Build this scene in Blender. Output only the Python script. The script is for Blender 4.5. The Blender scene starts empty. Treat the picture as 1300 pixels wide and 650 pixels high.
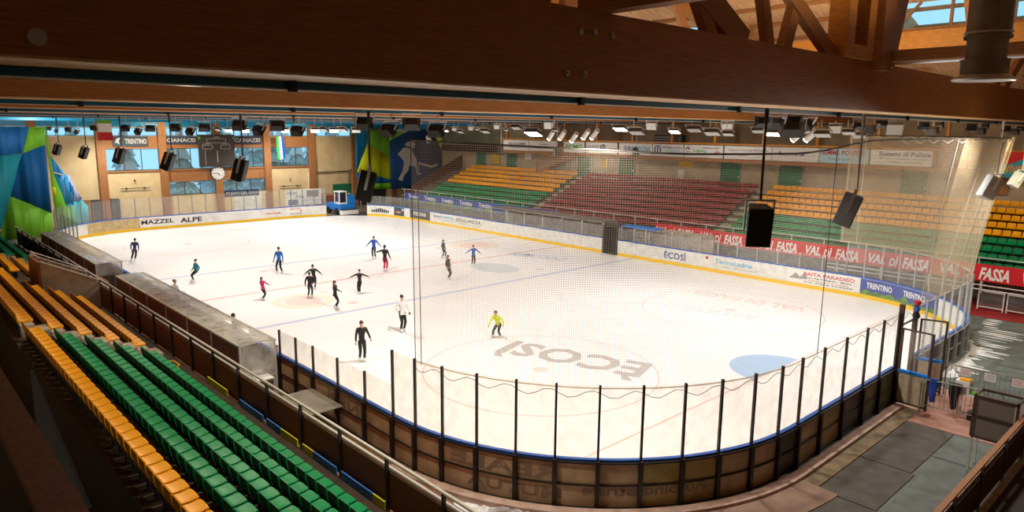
import bpy, math, random
from mathutils import Vector, Matrix
random.seed(7)
R = math.radians
SC = bpy.context.scene
COL = SC.collection
# ------------------------------------------------------------------ camera
CAMP = Vector((37.761, -25.502, 9.115)); YAW, PIT, ROLL, FPX = .749, .178, .010, 892.57
_f = Vector((-math.cos(YAW)*math.cos(PIT), math.sin(YAW)*math.cos(PIT), -math.sin(PIT)))
_r = _f.cross(Vector((0, 0, 1))).normalized(); _u = _r.cross(_f)
_r2 = _r*math.cos(ROLL)+_u*math.sin(ROLL); _u2 = -_r*math.sin(ROLL)+_u*math.cos(ROLL)
def at(x, y, ax, v):
    """point of the place seen at photo pixel x,y that lies on the plane axis ax = v"""
    d = _f+_r2*((x-650)/FPX)-_u2*((y-325)/FPX)
    return CAMP+d*((v-CAMP[ax])/d[ax])
cam = bpy.data.cameras.new('camera'); camo = bpy.data.objects.new('camera', cam); COL.objects.link(camo)
cam.sensor_width = 36; cam.lens = FPX/1300*36; cam.clip_end = 500; cam.clip_start = .05
M = Matrix((_r2, _u2, -_f)).transposed().to_4x4(); M.translation = CAMP; camo.matrix_world = M
SC.camera = camo
SC.view_settings.view_transform = 'Standard'; SC.view_settings.look = 'None'; SC.view_settings.gamma = 1
SC.view_settings.use_curve_mapping = False
# ------------------------------------------------------------------ materials
MATS = {}
def mat(name, col, rough=.6, metal=0, var=0, scale=6, stretch=(1, 1, 1), bump=0, col2=None, spec=.4, emit=None, estr=0, coord='Object', detail=3):
    if name in MATS: return MATS[name]
    m = bpy.data.materials.new(name); m.use_nodes = True; nt = m.node_tree; b = nt.nodes['Principled BSDF']
    c = (*col, 1) if len(col) == 3 else col
    b.inputs['Base Color'].default_value = c; b.inputs['Roughness'].default_value = rough
    b.inputs['Metallic'].default_value = metal; b.inputs['Specular IOR Level'].default_value = spec
    if emit: b.inputs['Emission Color'].default_value = (*emit, 1); b.inputs['Emission Strength'].default_value = estr
    if var or col2:
        tc = nt.nodes.new('ShaderNodeTexCoord'); mp = nt.nodes.new('ShaderNodeMapping'); mp.inputs['Scale'].default_value = stretch
        n = nt.nodes.new('ShaderNodeTexNoise'); n.inputs['Scale'].default_value = scale; n.inputs['Detail'].default_value = detail
        nt.links.new(tc.outputs[coord], mp.inputs[0]); nt.links.new(mp.outputs[0], n.inputs[0])
        rp = nt.nodes.new('ShaderNodeValToRGB'); rp.color_ramp.elements[0].position = .35; rp.color_ramp.elements[1].position = .65
        c2 = col2 or tuple(v*(1-var) for v in col[:3])
        rp.color_ramp.elements[0].color = c; rp.color_ramp.elements[1].color = (*c2[:3], 1)
        nt.links.new(n.outputs[0], rp.inputs[0]); nt.links.new(rp.outputs[0], b.inputs['Base Color'])
        if bump:
            bp = nt.nodes.new('ShaderNodeBump'); bp.inputs['Strength'].default_value = bump; bp.inputs['Distance'].default_value = .02
            nt.links.new(n.outputs[0], bp.inputs['Height']); nt.links.new(bp.outputs[0], b.inputs['Normal'])
    MATS[name] = m; return m
def glassmat(name, tint, haze, hazecol, gloss=.05, rough=.08):
    if name in MATS: return MATS[name]
    m = bpy.data.materials.new(name); m.use_nodes = True; nt = m.node_tree; nt.nodes.remove(nt.nodes['Principled BSDF'])
    out = nt.nodes['Material Output']; t = nt.nodes.new('ShaderNodeBsdfTransparent'); t.inputs[0].default_value = (*tint, 1)
    d = nt.nodes.new('ShaderNodeBsdfDiffuse'); d.inputs[0].default_value = (*hazecol, 1)
    g = nt.nodes.new('ShaderNodeBsdfGlossy'); g.inputs['Roughness'].default_value = rough
    m1 = nt.nodes.new('ShaderNodeMixShader'); m1.inputs[0].default_value = haze
    tc = nt.nodes.new('ShaderNodeTexCoord'); n = nt.nodes.new('ShaderNodeTexNoise'); n.inputs['Scale'].default_value = 3; n.inputs['Detail'].default_value = 5
    mr = nt.nodes.new('ShaderNodeMapRange'); mr.inputs['From Min'].default_value = .3; mr.inputs['From Max'].default_value = .7
    mr.inputs['To Min'].default_value = haze*.6; mr.inputs['To Max'].default_value = haze*1.5
    nt.links.new(tc.outputs['Object'], n.inputs[0]); nt.links.new(n.outputs[0], mr.inputs[0]); nt.links.new(mr.outputs[0], m1.inputs[0])
    m2 = nt.nodes.new('ShaderNodeMixShader'); m2.inputs[0].default_value = gloss
    nt.links.new(t.outputs[0], m1.inputs[1]); nt.links.new(d.outputs[0], m1.inputs[2])
    nt.links.new(m1.outputs[0], m2.inputs[1]); nt.links.new(g.outputs[0], m2.inputs[2]); nt.links.new(m2.outputs[0], out.inputs[0])
    MATS[name] = m; return m
def netmat(name, col, cell, width, trans=.4):
    m = bpy.data.materials.new(name); m.use_nodes = True; nt = m.node_tree; b = nt.nodes['Principled BSDF']
    b.inputs['Base Color'].default_value = (*col, 1); b.inputs['Roughness'].default_value = .8
    nt.nodes.remove(b); out = nt.nodes['Material Output']
    uv = nt.nodes.new('ShaderNodeUVMap'); uv.uv_map = 'UVMap'; sp = nt.nodes.new('ShaderNodeSeparateXYZ'); nt.links.new(uv.outputs[0], sp.inputs[0])
    fs = []
    for k in range(2):
        dv = nt.nodes.new('ShaderNodeMath'); dv.operation = 'DIVIDE'; dv.inputs[1].default_value = cell; nt.links.new(sp.outputs[k], dv.inputs[0])
        fr = nt.nodes.new('ShaderNodeMath'); fr.operation = 'FRACT'; nt.links.new(dv.outputs[0], fr.inputs[0])
        lt = nt.nodes.new('ShaderNodeMath'); lt.operation = 'LESS_THAN'; lt.inputs[1].default_value = width/cell; nt.links.new(fr.outputs[0], lt.inputs[0]); fs.append(lt)
    mx = nt.nodes.new('ShaderNodeMath'); mx.operation = 'MAXIMUM'; nt.links.new(fs[0].outputs[0], mx.inputs[0]); nt.links.new(fs[1].outputs[0], mx.inputs[1])
    d = nt.nodes.new('ShaderNodeBsdfDiffuse'); d.inputs[0].default_value = (*col, 1)
    tl = nt.nodes.new('ShaderNodeBsdfTranslucent'); tl.inputs[0].default_value = (*col, 1)
    dm = nt.nodes.new('ShaderNodeMixShader'); dm.inputs[0].default_value = trans
    nt.links.new(d.outputs[0], dm.inputs[1]); nt.links.new(tl.outputs[0], dm.inputs[2])
    t = nt.nodes.new('ShaderNodeBsdfTransparent'); ms = nt.nodes.new('ShaderNodeMixShader')
    nt.links.new(mx.outputs[0], ms.inputs[0]); nt.links.new(t.outputs[0], ms.inputs[1]); nt.links.new(dm.outputs[0], ms.inputs[2])
    nt.links.new(ms.outputs[0], out.inputs[0]); MATS[name] = m; return m
# ------------------------------------------------------------------ mesh builder
class MB:
    def __init__(s): s.v = []; s.f = []; s.m = []; s.uv = None
    def add(s, v, f, m=0):
        o = len(s.v); s.v += [tuple(p) for p in v]; s.f += [tuple(i+o for i in q) for q in f]; s.m += [m]*len(f); return s
    def box(s, x0, x1, y0, y1, z0, z1, m=0):
        v = [(x, y, z) for z in (z0, z1) for y in (y0, y1) for x in (x0, x1)]
        return s.add(v, [(0, 2, 3, 1), (4, 5, 7, 6), (0, 1, 5, 4), (2, 6, 7, 3), (0, 4, 6, 2), (1, 3, 7, 5)], m)
    def bar(s, p, q, w, h, up=(0, 0, 1), m=0):
        p = Vector(p); q = Vector(q); d = (q-p).normalized(); up = Vector(up)
        if abs(d.dot(up)) > .98: up = Vector((1, 0, 0)) if abs(d.x) < .9 else Vector((0, 1, 0))
        x = d.cross(up).normalized(); u = x.cross(d)
        v = [e+x*a*w/2+u*b*h/2 for e in (p, q) for a, b in ((-1, -1), (1, -1), (1, 1), (-1, 1))]
        return s.add(v, [(0, 3, 2, 1), (4, 5, 6, 7), (0, 1, 5, 4), (1, 2, 6, 5), (2, 3, 7, 6), (3, 0, 4, 7)], m)
    def tube(s, p, q, r, n=10, r2=None, m=0, cap=True):
        p = Vector(p); q = Vector(q); d = (q-p).normalized(); up = Vector((0, 0, 1)) if abs(d.z) < .9 else Vector((1, 0, 0))
        x = d.cross(up).normalized(); u = x.cross(d); r2 = r if r2 is None else r2
        v = [e+(x*math.cos(2*math.pi*i/n)+u*math.sin(2*math.pi*i/n))*rr for e, rr in ((p, r), (q, r2)) for i in range(n)]
        f = [(i, (i+1) % n, n+(i+1) % n, n+i) for i in range(n)]
        if cap: f += [tuple(range(n-1, -1, -1)), tuple(range(n, 2*n))]
        return s.add(v, f, m)
    def pipe(s, pts, r, n=8, m=0):
        for a, b in zip(pts[:-1], pts[1:]): s.tube(a, b, r, n, m=m)
        return s
    def prism(s, pts, off, m=0):
        """closed polygon pts pushed by the vector off"""
        n = len(pts); off = Vector(off); v = [Vector(p) for p in pts]+[Vector(p)+off for p in pts]
        return s.add(v, [tuple(range(n-1, -1, -1)), tuple(range(n, 2*n))]+[(i, (i+1) % n, n+(i+1) % n, n+i) for i in range(n)], m)
    def lathe(s, prof, c=(0, 0, 0), n=24, m=0):
        v = [(c[0]+r*math.cos(2*math.pi*i/n), c[1]+r*math.sin(2*math.pi*i/n), c[2]+z) for r, z in prof for i in range(n)]
        f = [(k*n+i, k*n+(i+1) % n, (k+1)*n+(i+1) % n, (k+1)*n+i) for k in range(len(prof)-1) for i in range(n)]
        return s.add(v, f, m)
    def ball(s, c, r, n=10, m=0, sc=(1, 1, 1)):
        prof = [(max(1e-4, r*math.sin(math.pi*k/n)), -r*math.cos(math.pi*k/n)) for k in range(n+1)]
        v = [(c[0]+a*sc[0]*math.cos(2*math.pi*i/n), c[1]+a*sc[1]*math.sin(2*math.pi*i/n), c[2]+z*sc[2]) for a, z in prof for i in range(n)]
        f = [(k*n+i, k*n+(i+1) % n, (k+1)*n+(i+1) % n, (k+1)*n+i) for k in range(n) for i in range(n)]
        return s.add(v, f, m)
    def strip(s, pts, o0, o1, z0, z1, m=0):
        """a wall of rectangular section along the plan polyline pts; offsets o0..o1 to the right of travel"""
        n = len(pts); nr = []
        for i in range(n):
            a = Vector(pts[max(0, i-1)]); b = Vector(pts[min(n-1, i+1)]); d = (b-a).normalized(); nr.append(Vector((d.y, -d.x)))
        v = []
        for i in range(n):
            p = Vector(pts[i]); zz0 = z0[i] if isinstance(z0, list) else z0; zz1 = z1[i] if isinstance(z1, list) else z1
            a = p+nr[i]*o0; b = p+nr[i]*o1
            v += [(a.x, a.y, zz0), (b.x, b.y, zz0), (b.x, b.y, zz1), (a.x, a.y, zz1)]
        f = []
        for i in range(n-1):
            o = i*4; f += [(o, o+1, o+5, o+4), (o+1, o+2, o+6, o+5), (o+2, o+3, o+7, o+6), (o+3, o, o+4, o+7)]
        f += [(3, 2, 1, 0), tuple(4*(n-1)+k for k in range(4))]
        return s.add(v, f, m)
    def build(s, name, mats, parent=None, world=True, smooth=False, bevel=0):
        me = bpy.data.meshes.new(name); off = Vector((0, 0, 0))
        if parent is not None and world:
            o = parent
            while o is not None: off += o.location; o = o.parent
        me.from_pydata([tuple(Vector(p)-off) for p in s.v], [], s.f)
        for mm in (mats if isinstance(mats, (list, tuple)) else [mats]): me.materials.append(mm)
        for p, mi in zip(me.polygons, s.m): p.material_index = mi; p.use_smooth = smooth
        me.update(); o = bpy.data.objects.new(name, me); COL.objects.link(o)
        if smooth: me.set_sharp_from_angle(angle=R(40))
        if parent is not None: o.parent = parent
        if bevel:
            b = o.modifiers.new('bevel', 'BEVEL'); b.width = bevel; b.segments = 2; b.limit_method = 'ANGLE'
        return o
def tag(o, label=None, cat=None, group=None, kind=None):
    if label: o['label'] = label
    if cat: o['category'] = cat
    if group: o['group'] = group
    if kind: o['kind'] = kind
    return o
def thing(name, label, cat, loc=(0, 0, 0), group=None, rz=0):
    o = bpy.data.objects.new(name, None); COL.objects.link(o); o.location = loc; o.rotation_euler = (0, 0, rz)
    o.empty_display_size = .2
    return tag(o, label, cat, group)
def struct(name, mb, m, parent=None, smooth=False):
    return tag(mb.build(name, m, parent, smooth=smooth), kind=None if parent else 'structure')
KIDS = {}
def copy_tree(src, parent=None, loc=None, rot=None):
    c = src.copy(); COL.objects.link(c)
    if parent is not None: c.parent = parent
    for ch in KIDS.get(src.name, None) or [o for o in src.children]: copy_tree(ch, c)
    if loc is not None: c.location = loc
    if rot is not None: c.rotation_euler = rot
    return c
def lettering(txt, org, xd, up, w, h, m, parent=None, name='lettering', shear=0, thick=.006, bold=0, lift=.004):
    """a line of letters fitted to w by h, lower left corner at org"""
    cu = bpy.data.curves.new('txt', 'FONT'); cu.body = txt; cu.size = 1; cu.shear = shear; cu.offset = bold; cu.extrude = 0; cu.resolution_u = 2
    t = bpy.data.objects.new('txt', cu); COL.objects.link(t)
    bpy.context.view_layer.update()
    me = bpy.data.meshes.new_from_object(t.evaluated_get(bpy.context.evaluated_depsgraph_get()))
    COL.objects.unlink(t); bpy.data.objects.remove(t)
    xs = [v.co.x for v in me.vertices]; ys = [v.co.y for v in me.vertices]
    x0, x1, y0, y1 = min(xs), max(xs), min(ys), max(ys)
    org = Vector(org); xd = Vector(xd).normalized(); up = Vector(up).normalized(); nn = xd.cross(up)
    off = Vector((0, 0, 0)); o = parent
    while o is not None: off += o.location; o = o.parent
    for v in me.vertices:
        v.co = org+xd*((v.co.x-x0)/(x1-x0)*w)+up*((v.co.y-y0)/(y1-y0)*h)+nn*lift-off
    me.name = name; me.materials.clear(); me.materials.append(m)
    for p in me.polygons: p.material_index = 0
    me.update(); o = bpy.data.objects.new(name, me); COL.objects.link(o)
    if parent is not None: o.parent = parent
    return o
# ---------- the palette
m_ice = mat('ice', (.93, .94, .95), .38, spec=.35, col2=(.90, .905, .91), scale=.35, detail=6, var=.02)
m_wood = mat('glulam_wood', (.46, .20, .065), .55, col2=(.33, .135, .04), scale=3, stretch=(14, .5, 14), spec=.3)
m_woodx = mat('purlin_wood', (.42, .20, .08), .55, col2=(.30, .13, .045), scale=3, stretch=(.5, 14, 14), spec=.3)
m_woodf = mat('facade_wood', (.42, .19, .07), .6, col2=(.30, .12, .04), scale=4, stretch=(8, 8, .6))
m_soffit = mat('pale_bounce_lit_soffit', (.78, .52, .28), .5, col2=(.65, .40, .2), scale=3, stretch=(10, .5, 1))  # pale board wood, bounce light off the ice put into its tone
m_woodo = mat('orange_wood', (.65, .28, .045), .5, col2=(.5, .19, .03), scale=3, stretch=(1, 1, 6))
m_plank = mat('roof_planks', (.62, .38, .20), .65, col2=(.42, .22, .10), scale=2, stretch=(9, .5, 1))
m_steelblue = mat('blue_painted_steel', (.008, .12, .25), .4, spec=.4)
m_steelblue_lit = mat('daylit_blue_painted_steel', (.01, .30, .55), .4, spec=.4)  # same blue steel, daylight from the windows put into the colour
m_dull = mat('dull_grey_post', (.26, .25, .24), .5)
m_cream = mat('cream_plaster', (.74, .58, .33), .75, col2=(.66, .50, .27), scale=1.2)
m_wallr = mat('beige_plaster', (.50, .39, .26), .8, col2=(.40, .30, .19), scale=.8)
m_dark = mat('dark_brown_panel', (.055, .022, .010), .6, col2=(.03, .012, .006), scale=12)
m_conc = mat('concrete', (.22, .17, .12), .85, col2=(.14, .10, .07), scale=2.5, bump=.2)
m_concl = mat('pale_concrete', (.50, .42, .34), .85, col2=(.34, .27, .20), scale=3)
m_floor = mat('rubber_floor', (.16, .18, .165), .7, col2=(.11, .12, .11), scale=1.2, detail=6)
m_mat = mat('rubber_mat', (.11, .10, .085), .8, col2=(.08, .07, .06), scale=2)
m_matb = mat('greenish_rubber_mat', (.15, .18, .165), .7, col2=(.10, .12, .11), scale=2)
m_pink = mat('reddish_floor', (.46, .25, .19), .8, col2=(.36, .19, .14), scale=3)
m_redc = mat('red_carpet', (.45, .03, .03), .8, col2=(.32, .02, .02), scale=6)
m_brownf = mat('brown_walkway', (.30, .12, .06), .8, col2=(.2, .08, .04), scale=3)
m_yel = mat('yellow_seat_plastic', (.90, .40, .002), .42, col2=(.80, .33, .002), scale=2, spec=.18)
m_grn = mat('green_seat_plastic', (.001, .27, .085), .42, col2=(.001, .20, .06), scale=2, spec=.14)
m_red = mat('dark_red_seat_plastic', (.26, .022, .02), .4, col2=(.19, .014, .014), scale=2, spec=.4)
m_black = mat('black_metal', (.012, .012, .013), .45, spec=.4)
m_char = mat('dark_grey_metal', (.06, .055, .05), .5)
m_post = mat('brown_steel_post', (.06, .036, .025), .45); m_rail = mat('pale_handrail', (.62, .57, .50), .4); m_bpost = mat('near_black_post', (.022, .015, .012), .45)
m_silver = mat('galvanised_steel', (.55, .56, .57), .35, metal=.7)
m_alu = mat('aluminium', (.62, .60, .56), .4, metal=.4)
m_white = mat('white_board_plastic', (.80, .79, .75), .45, col2=(.66, .65, .60), scale=2.5, detail=6)
m_kick = mat('yellow_kick_plate', (.85, .52, .005), .45)
m_bluerail = mat('blue_rail', (.015, .11, .50), .35)
m_paper = mat('white_banner', (.78, .77, .74), .7)
m_tan = mat('scuffed_backlit_tan_panel', (.58, .40, .24), .5, col2=(.42, .27, .16), scale=2, detail=6)  # light showing through from the ice side is put into this tan
m_tany = mat('yellowed_panel', (.50, .37, .13), .5, col2=(.36, .25, .09), scale=2)
m_bannerred = mat('red_banner', (.66, .012, .018), .6)
m_letw = mat('white_lettering', (.85, .84, .82), .6)
m_letk = mat('black_lettering', (.02, .02, .025), .6)
m_letb = mat('navy_lettering', (.02, .05, .22), .6)
m_letr = mat('red_lettering', (.55, .02, .02), .6)
m_letg = mat('green_lettering', (.12, .42, .03), .6)
m_letc = mat('light_blue_lettering', (.08, .40, .62), .6)
m_letgrey = mat('grey_lettering', (.30, .29, .27), .6)
m_glass = glassmat('scuffed_plexiglass', (.97, .98, .97), .06, (.75, .76, .74), .04)
m_glassn = glassmat('near_plexiglass', (.97, .96, .94), .08, (.85, .78, .70), .03)
m_roofgl = glassmat('roof_plexiglass', (.85, .85, .84), .48, (.72, .71, .68), .20, .04)
m_win = glassmat('window_glass', (.93, .97, 1), .03, (.7, .8, .9), .05)
m_net = netmat('net_twine', (.55, .50, .42), .055, .0052)
m_net2 = netmat('net_twine_dense', (.66, .53, .32), .045, .0075)
m_rope = mat('pale_rope', (.70, .60, .46), .8)
m_snow = mat('shaved_snow', (.86, .86, .88), .7, col2=(.72, .72, .75), scale=8, bump=.4)
m_lampglass = mat('lamp_glass', (.7, .75, .75), .15, spec=.6)
m_lit = mat('lit_lamp_glass', (1, 1, 1), .3, emit=(1, .97, .92), estr=14)
m_reflector = mat('lamp_reflector', (.42, .41, .38), .3, metal=.5)
m_duct = mat('duct_steel', (.30, .26, .22), .35, metal=.6, col2=(.22, .19, .16), scale=2)
m_skin = mat('skin', (.62, .36, .25), .55)
m_green = mat('green_door_paint', (.02, .17, .08), .5)
m_maroon = mat('maroon_tarpaulin', (.20, .035, .035), .6, col2=(.10, .02, .02), scale=5)
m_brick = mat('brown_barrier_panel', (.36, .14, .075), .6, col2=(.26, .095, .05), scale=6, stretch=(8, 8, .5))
m_dkgrey = mat('signboard_grey', (.05, .07, .08), .6)
m_sblue = mat('signboard_navy', (.03, .045, .10), .6)
# painted marks
m_pblue = mat('blue_ice_paint', (.60, .66, .86), .4); m_pred = mat('red_ice_paint', (.86, .62, .60), .4)
m_pdot = mat('pale_red_ice_paint', (.90, .70, .66), .4); m_pcrease = mat('crease_blue_paint', (.40, .58, .82), .4)
m_pgrey = mat('grey_ice_paint', (.52, .50, .50), .4); m_plb = mat('pale_blue_ice_paint', (.68, .76, .80), .4); m_plb2 = mat('faded_ice_paint', (.86, .82, .82), .4); m_pyel = mat('pale_yellow_ice_paint', (.92, .84, .70), .4)
SKY, E0, E1, E2 = 1.0, 2050, 800, 1500
# ------------------------------------------------------------------ world
w = bpy.data.worlds.new('overcast_sky'); SC.world = w; w.use_nodes = True
bg = w.node_tree.nodes['Background']; bg.inputs[0].default_value = (.34, .70, .88, 1); bg.inputs[1].default_value = SKY
# ------------------------------------------------------------------ rink outline
HL, HW, CR = 29.68, 15.15, 7.59
def arc(cx, cy, a0, a1, n=16, r=CR): return [(cx+r*math.cos(R(a0+(a1-a0)*i/n)), cy+r*math.sin(R(a0+(a1-a0)*i/n))) for i in range(n+1)]
C1 = (HL-CR, -HW+CR); C2 = (HL-CR, HW-CR); C3 = (-HL+CR, HW-CR); C4 = (-HL+CR, -HW+CR)
outline = arc(*C1, -90, 0)+arc(*C2, 0, 90)+arc(*C3, 90, 180)+arc(*C4, 180, 270)
def cut(path, s0, s1, step=.4):
    """the stretch s0..s1 of a plan polyline, resampled"""
    L = [0]
    for a, b in zip(path[:-1], path[1:]): L.append(L[-1]+(Vector(b)-Vector(a)).length)
    n = max(1, int(math.ceil((s1-s0)/step))); out = []
    for i in range(n+1):
        s = min(max(s0+(s1-s0)*i/n, 0), L[-1]); k = 0
        while k < len(L)-2 and L[k+1] < s: k += 1
        t = (s-L[k])/(L[k+1]-L[k]); a = Vector(path[k]); out.append(tuple(a+(Vector(path[k+1])-a)*t))
    return out
def plen(path): return sum((Vector(b)-Vector(a)).length for a, b in zip(path[:-1], path[1:]))
# ------------------------------------------------------------------ ice
b = MB(); n = len(outline); b.prism([(x, y, -.09) for x, y in outline], (0, 0, .09))
ice = tag(b.build('ice_sheet', m_ice), 'big white ice rink surface with painted lines and circles', 'ice rink')
def decal(name, pts_or_mb, m, z=.004, label=None):
    o = pts_or_mb.build(name, m, ice)
    if label: o['label'] = label
    return o
def ring(cx, cy, r0, r1, z=.004, n=48, a0=0, a1=360):
    mb = MB(); v = []
    for i in range(n+1):
        a = R(a0+(a1-a0)*i/n)
        for r in (r0, r1): v.append((cx+r*math.cos(a), cy+r*math.sin(a), z))
    return mb.add(v, [(2*i, 2*i+1, 2*i+3, 2*i+2) for i in range(n)])
def disc(cx, cy, r, z=.005, n=24, sx=1, sy=1, a0=0, a1=360):
    return MB().add([(cx+sx*r*math.cos(R(a0+(a1-a0)*i/n)), cy+sy*r*math.sin(R(a0+(a1-a0)*i/n)), z) for i in range(n)], [tuple(range(n))])
for X, nm, m, wd in ((7.0, 'blue_line', m_pblue, .3), (-7.0, 'blue_line', m_pblue, .3), (0, 'red_line', m_pred, .3)):
    decal(nm, MB().add([(X-wd/2, -HW+.05, .004), (X+wd/2, -HW+.05, .004), (X+wd/2, HW-.05, .004), (X-wd/2, HW-.05, .004)], [(0, 1, 2, 3)]), m)
for X in (25.6, -25.6):
    decal('goal_line', MB().add([(X-.04, -14.2, .004), (X+.04, -14.2, .004), (X+.04, 14.2, .004), (X-.04, 14.2, .004)], [(0, 1, 2, 3)]), m_pred)
    s = 1 if X > 0 else -1
    decal('goal_crease', disc(X, 0, 1.8, z=.006, a0=90 if s > 0 else -90, a1=277 if s > 0 else 97), m_pcrease if s > 0 else m_plb2, label='blue half-round goal crease' if s > 0 else None)
    for y in (-7, 7):
        decal('face_off_circle', ring(s*19.52, y, 4.47, 4.53), m_pred)
        decal('face_off_spot', disc(s*19.52, y, .3), m_pdot)
        decal('face_off_spot', disc(s*5.5, y, .3), m_pdot)
decal('centre_circle', ring(0, 0, 4.47, 4.53), m_plb2)
decal('referee_crease', ring(0, 15, 3-.05, 3, a0=180, a1=360), m_pred)
q = at(385, 382, 2, 0); decal('sponsor_disc', ring(q.x, q.y, 1.1, 1.6, z=.006), m_pyel, label='faded yellow and red sponsor roundel'); decal('sponsor_disc', disc(q.x, q.y, 1.0, z=.006), m_pdot)
q = at(602, 311, 2, 0); decal('sponsor_disc', ring(q.x, q.y, 1.4, 2.0, z=.006), m_pyel); decal('sponsor_disc', disc(q.x, q.y, 1.3, z=.006), m_pdot)
def icetext(t, p0, p1, h, m, name='ice_lettering', bold=.02):
    a = at(*p0, 2, .006); b_ = at(*p1, 2, .006); d = b_-a
    u = Vector((-d.y, d.x, 0)).normalized()
    return lettering(t, a, d, u, d.length, h, m, ice, name, bold=bold, lift=.002)
icetext('\u00c8COS\u00cc', (830, 462), (655, 432), 2.3, m_pgrey, bold=.03)
icetext('VAL DI FASSA', (1028, 391), (885, 368), 1.1, m_pdot)
icetext('ARTISTICO', (965, 402), (848, 384), .9, m_plb)
icetext('DOLOMITI', (722, 328), (655, 320), 1.3, m_pblue)
q = at(628, 340, 2, 0); decal('sponsor_mark', disc(q.x, q.y, 1.3, z=.006, sx=1.5), m_plb)
# ------------------------------------------------------------------ floors and shell
struct('floor', MB().box(-38, 44, -30, 30, -.4, -.10), m_floor)
struct('trim_1', MB().box(-24, 34, -17.35, -15.5, -.10, -.03), m_brownf)           # bench walkway
struct('trim_2', MB().box(-37, -29.9, -17, 20, -.10, -.04), m_conc)
# far wall with its windows
FX = -37
ys = [-19.2, -13.9, -8.6, -3.2, 2.1, 7.4, 12.65, 18.1, 23.5, 30]
b = MB()
for y0, y1, kind in zip(ys[:-1], ys[1:], 'cccwwcccc'):
    a0, a1 = y0+.36, y1-.36
    has_top = y0 < 18
    if kind == 'w':
        b.box(FX-.2, FX, y0, y1, -.1, 2.28, 0)
    mid = (y0, y1) in ((-8.6, -3.2), (-3.2, 2.1), (2.1, 7.4), (7.4, 12.65))
    if not mid:
        b.box(FX-.2, FX, y0, y1, -.1, 8.15, 0)
    else:
        if kind != 'w': b.box(FX-.2, FX, y0, y1, -.1, 4.75, 0)
    if has_top: b.box(FX-.2, FX, y0, y1, 8.95, 10, 0)
    else: b.box(FX-.2, FX, y0, y1, 8.15, 10, 0)
b.box(FX-.2, FX, -30, -19.2, -.1, 10, 0)
struct('wall_far', b, m_cream)
b = MB(); b.box(FX-.2, FX+.0, -30, 30, 10, 19, 0); struct('wall_far_gable', b, m_woodf)
tn = 3
def trim(mb, m):
    global tn
    o = struct('trim_%d' % tn, mb, m); tn += 1; return o
for y in ys[1:-1]:
    trim(MB().box(FX-.1, FX+.32, y-.36, y+.36, -.1, 9.9), m_woodf)
b = MB()
for y0, y1 in ((-8.6, -3.2), (-3.2, 2.1), (2.1, 7.4), (7.4, 12.65)):
    b.box(FX-.2, FX+.06, y0+.36, y1-.36, 6.95, 8.15)
    b.box(FX-.2, FX+.14, y0+.36, y1-.36, 4.72, 4.86)
for y0, y1 in ((-3.2, 2.1), (2.1, 7.4)): b.box(FX-.2, FX+.05, y0+.36, y1-.36, 3.65, 4.72)
trim(b, m_woodf)
wn = 1
def window(y0, y1, z0, z1, nb):
    global wn
    o = thing('window_%d' % wn, None, None, (FX, (y0+y1)/2, z0)); o['kind'] = 'structure'; wn += 1
    f = MB(); t = .05
    f.box(FX-.1, FX+.03, y0, y1, z0, z0+t); f.box(FX-.1, FX+.03, y0, y1, z1-t, z1)
    for i in range(nb+1):
        y = y0+(y1-y0)*i/nb; f.box(FX-.1, FX+.03, y-t/2, y+t/2, z0, z1)
    f.build('window_frame', m_post, o)
    MB().box(FX-.05, FX-.03, y0, y1, z0, z1).build('window_glass', m_win, o)
for y0, y1 in zip(ys[:-3], ys[1:-2]):
    window(y0+.36, y1-.36, 8.17, 8.93, 3)
for y0, y1 in ((-8.6, -3.2), (7.4, 12.65)): window(y0+.36, y1-.36, 4.88, 6.93, 3)
for y0, y1 in ((-3.2, 2.1), (2.1, 7.4)):
    window(y0+.36, y1-.36, 4.88, 6.93, 4); window(y0+.36, y1-.36, 2.28, 3.62, 3)
# other walls
struct('wall_right', MB().box(-37.2, 44, 26.2, 26.5, -.1, 7.0), m_wallr)
struct('wall_right_upper', MB().box(-37.2, 44, 29.6, 29.9, 6.9, 12), m_wallr)
struct('wall_left', MB().box(-37.2, 44, -30.2, -30, -.1, 11), m_wallr)
struct('wall_near', MB().box(43.8, 44, -30, 30, -.1, 19), m_wallr)
# the land outside the windows
b = MB(); b.box(-90, -38.5, -50, 60, -1.2, -1); tag(b.build('snowy_ground', m_snow), 'snow covered ground seen outside the hall windows', 'snow')
def fir(x, y, h, i):
    t = thing('snowy_fir_tree', ['snow laden fir tree seen through the hall windows'][0], 'tree', (x, y, -1), 'snowy firs outside the windows')
    MB().tube((x, y, -1), (x, y, h*.5), .18).build('trunk', m_post, t)
    mb = MB(); L = 7
    for k in range(L):
        r = h*.22*(1-k/L)+.15; z = -1+h*.16+k*h*.84/L; n = 13
        v = [(x+r*(1 if j % 2 else .72)*math.cos(2*math.pi*j/n), y+r*(1 if j % 2 else .72)*math.sin(2*math.pi*j/n), z-(.25 if j % 2 else 0)) for j in range(n)]+[(x, y, z+h*.23), (x, y, z)]
        mb.add(v, [(j, (j+1) % n, n) for j in range(n)], k % 2); mb.add(v, [((j+1) % n, j, n+1) for j in range(n)], 1)
    mb.build('foliage', [m_snow, mat('frosted_needles', (.10, .22, .22), .8, col2=(.45, .6, .62), scale=2)], t)
for i in range(24):
    fir(-44-(i % 3)*8, -15+i*1.75, 8.5+random.random()*4.5, i)
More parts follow.
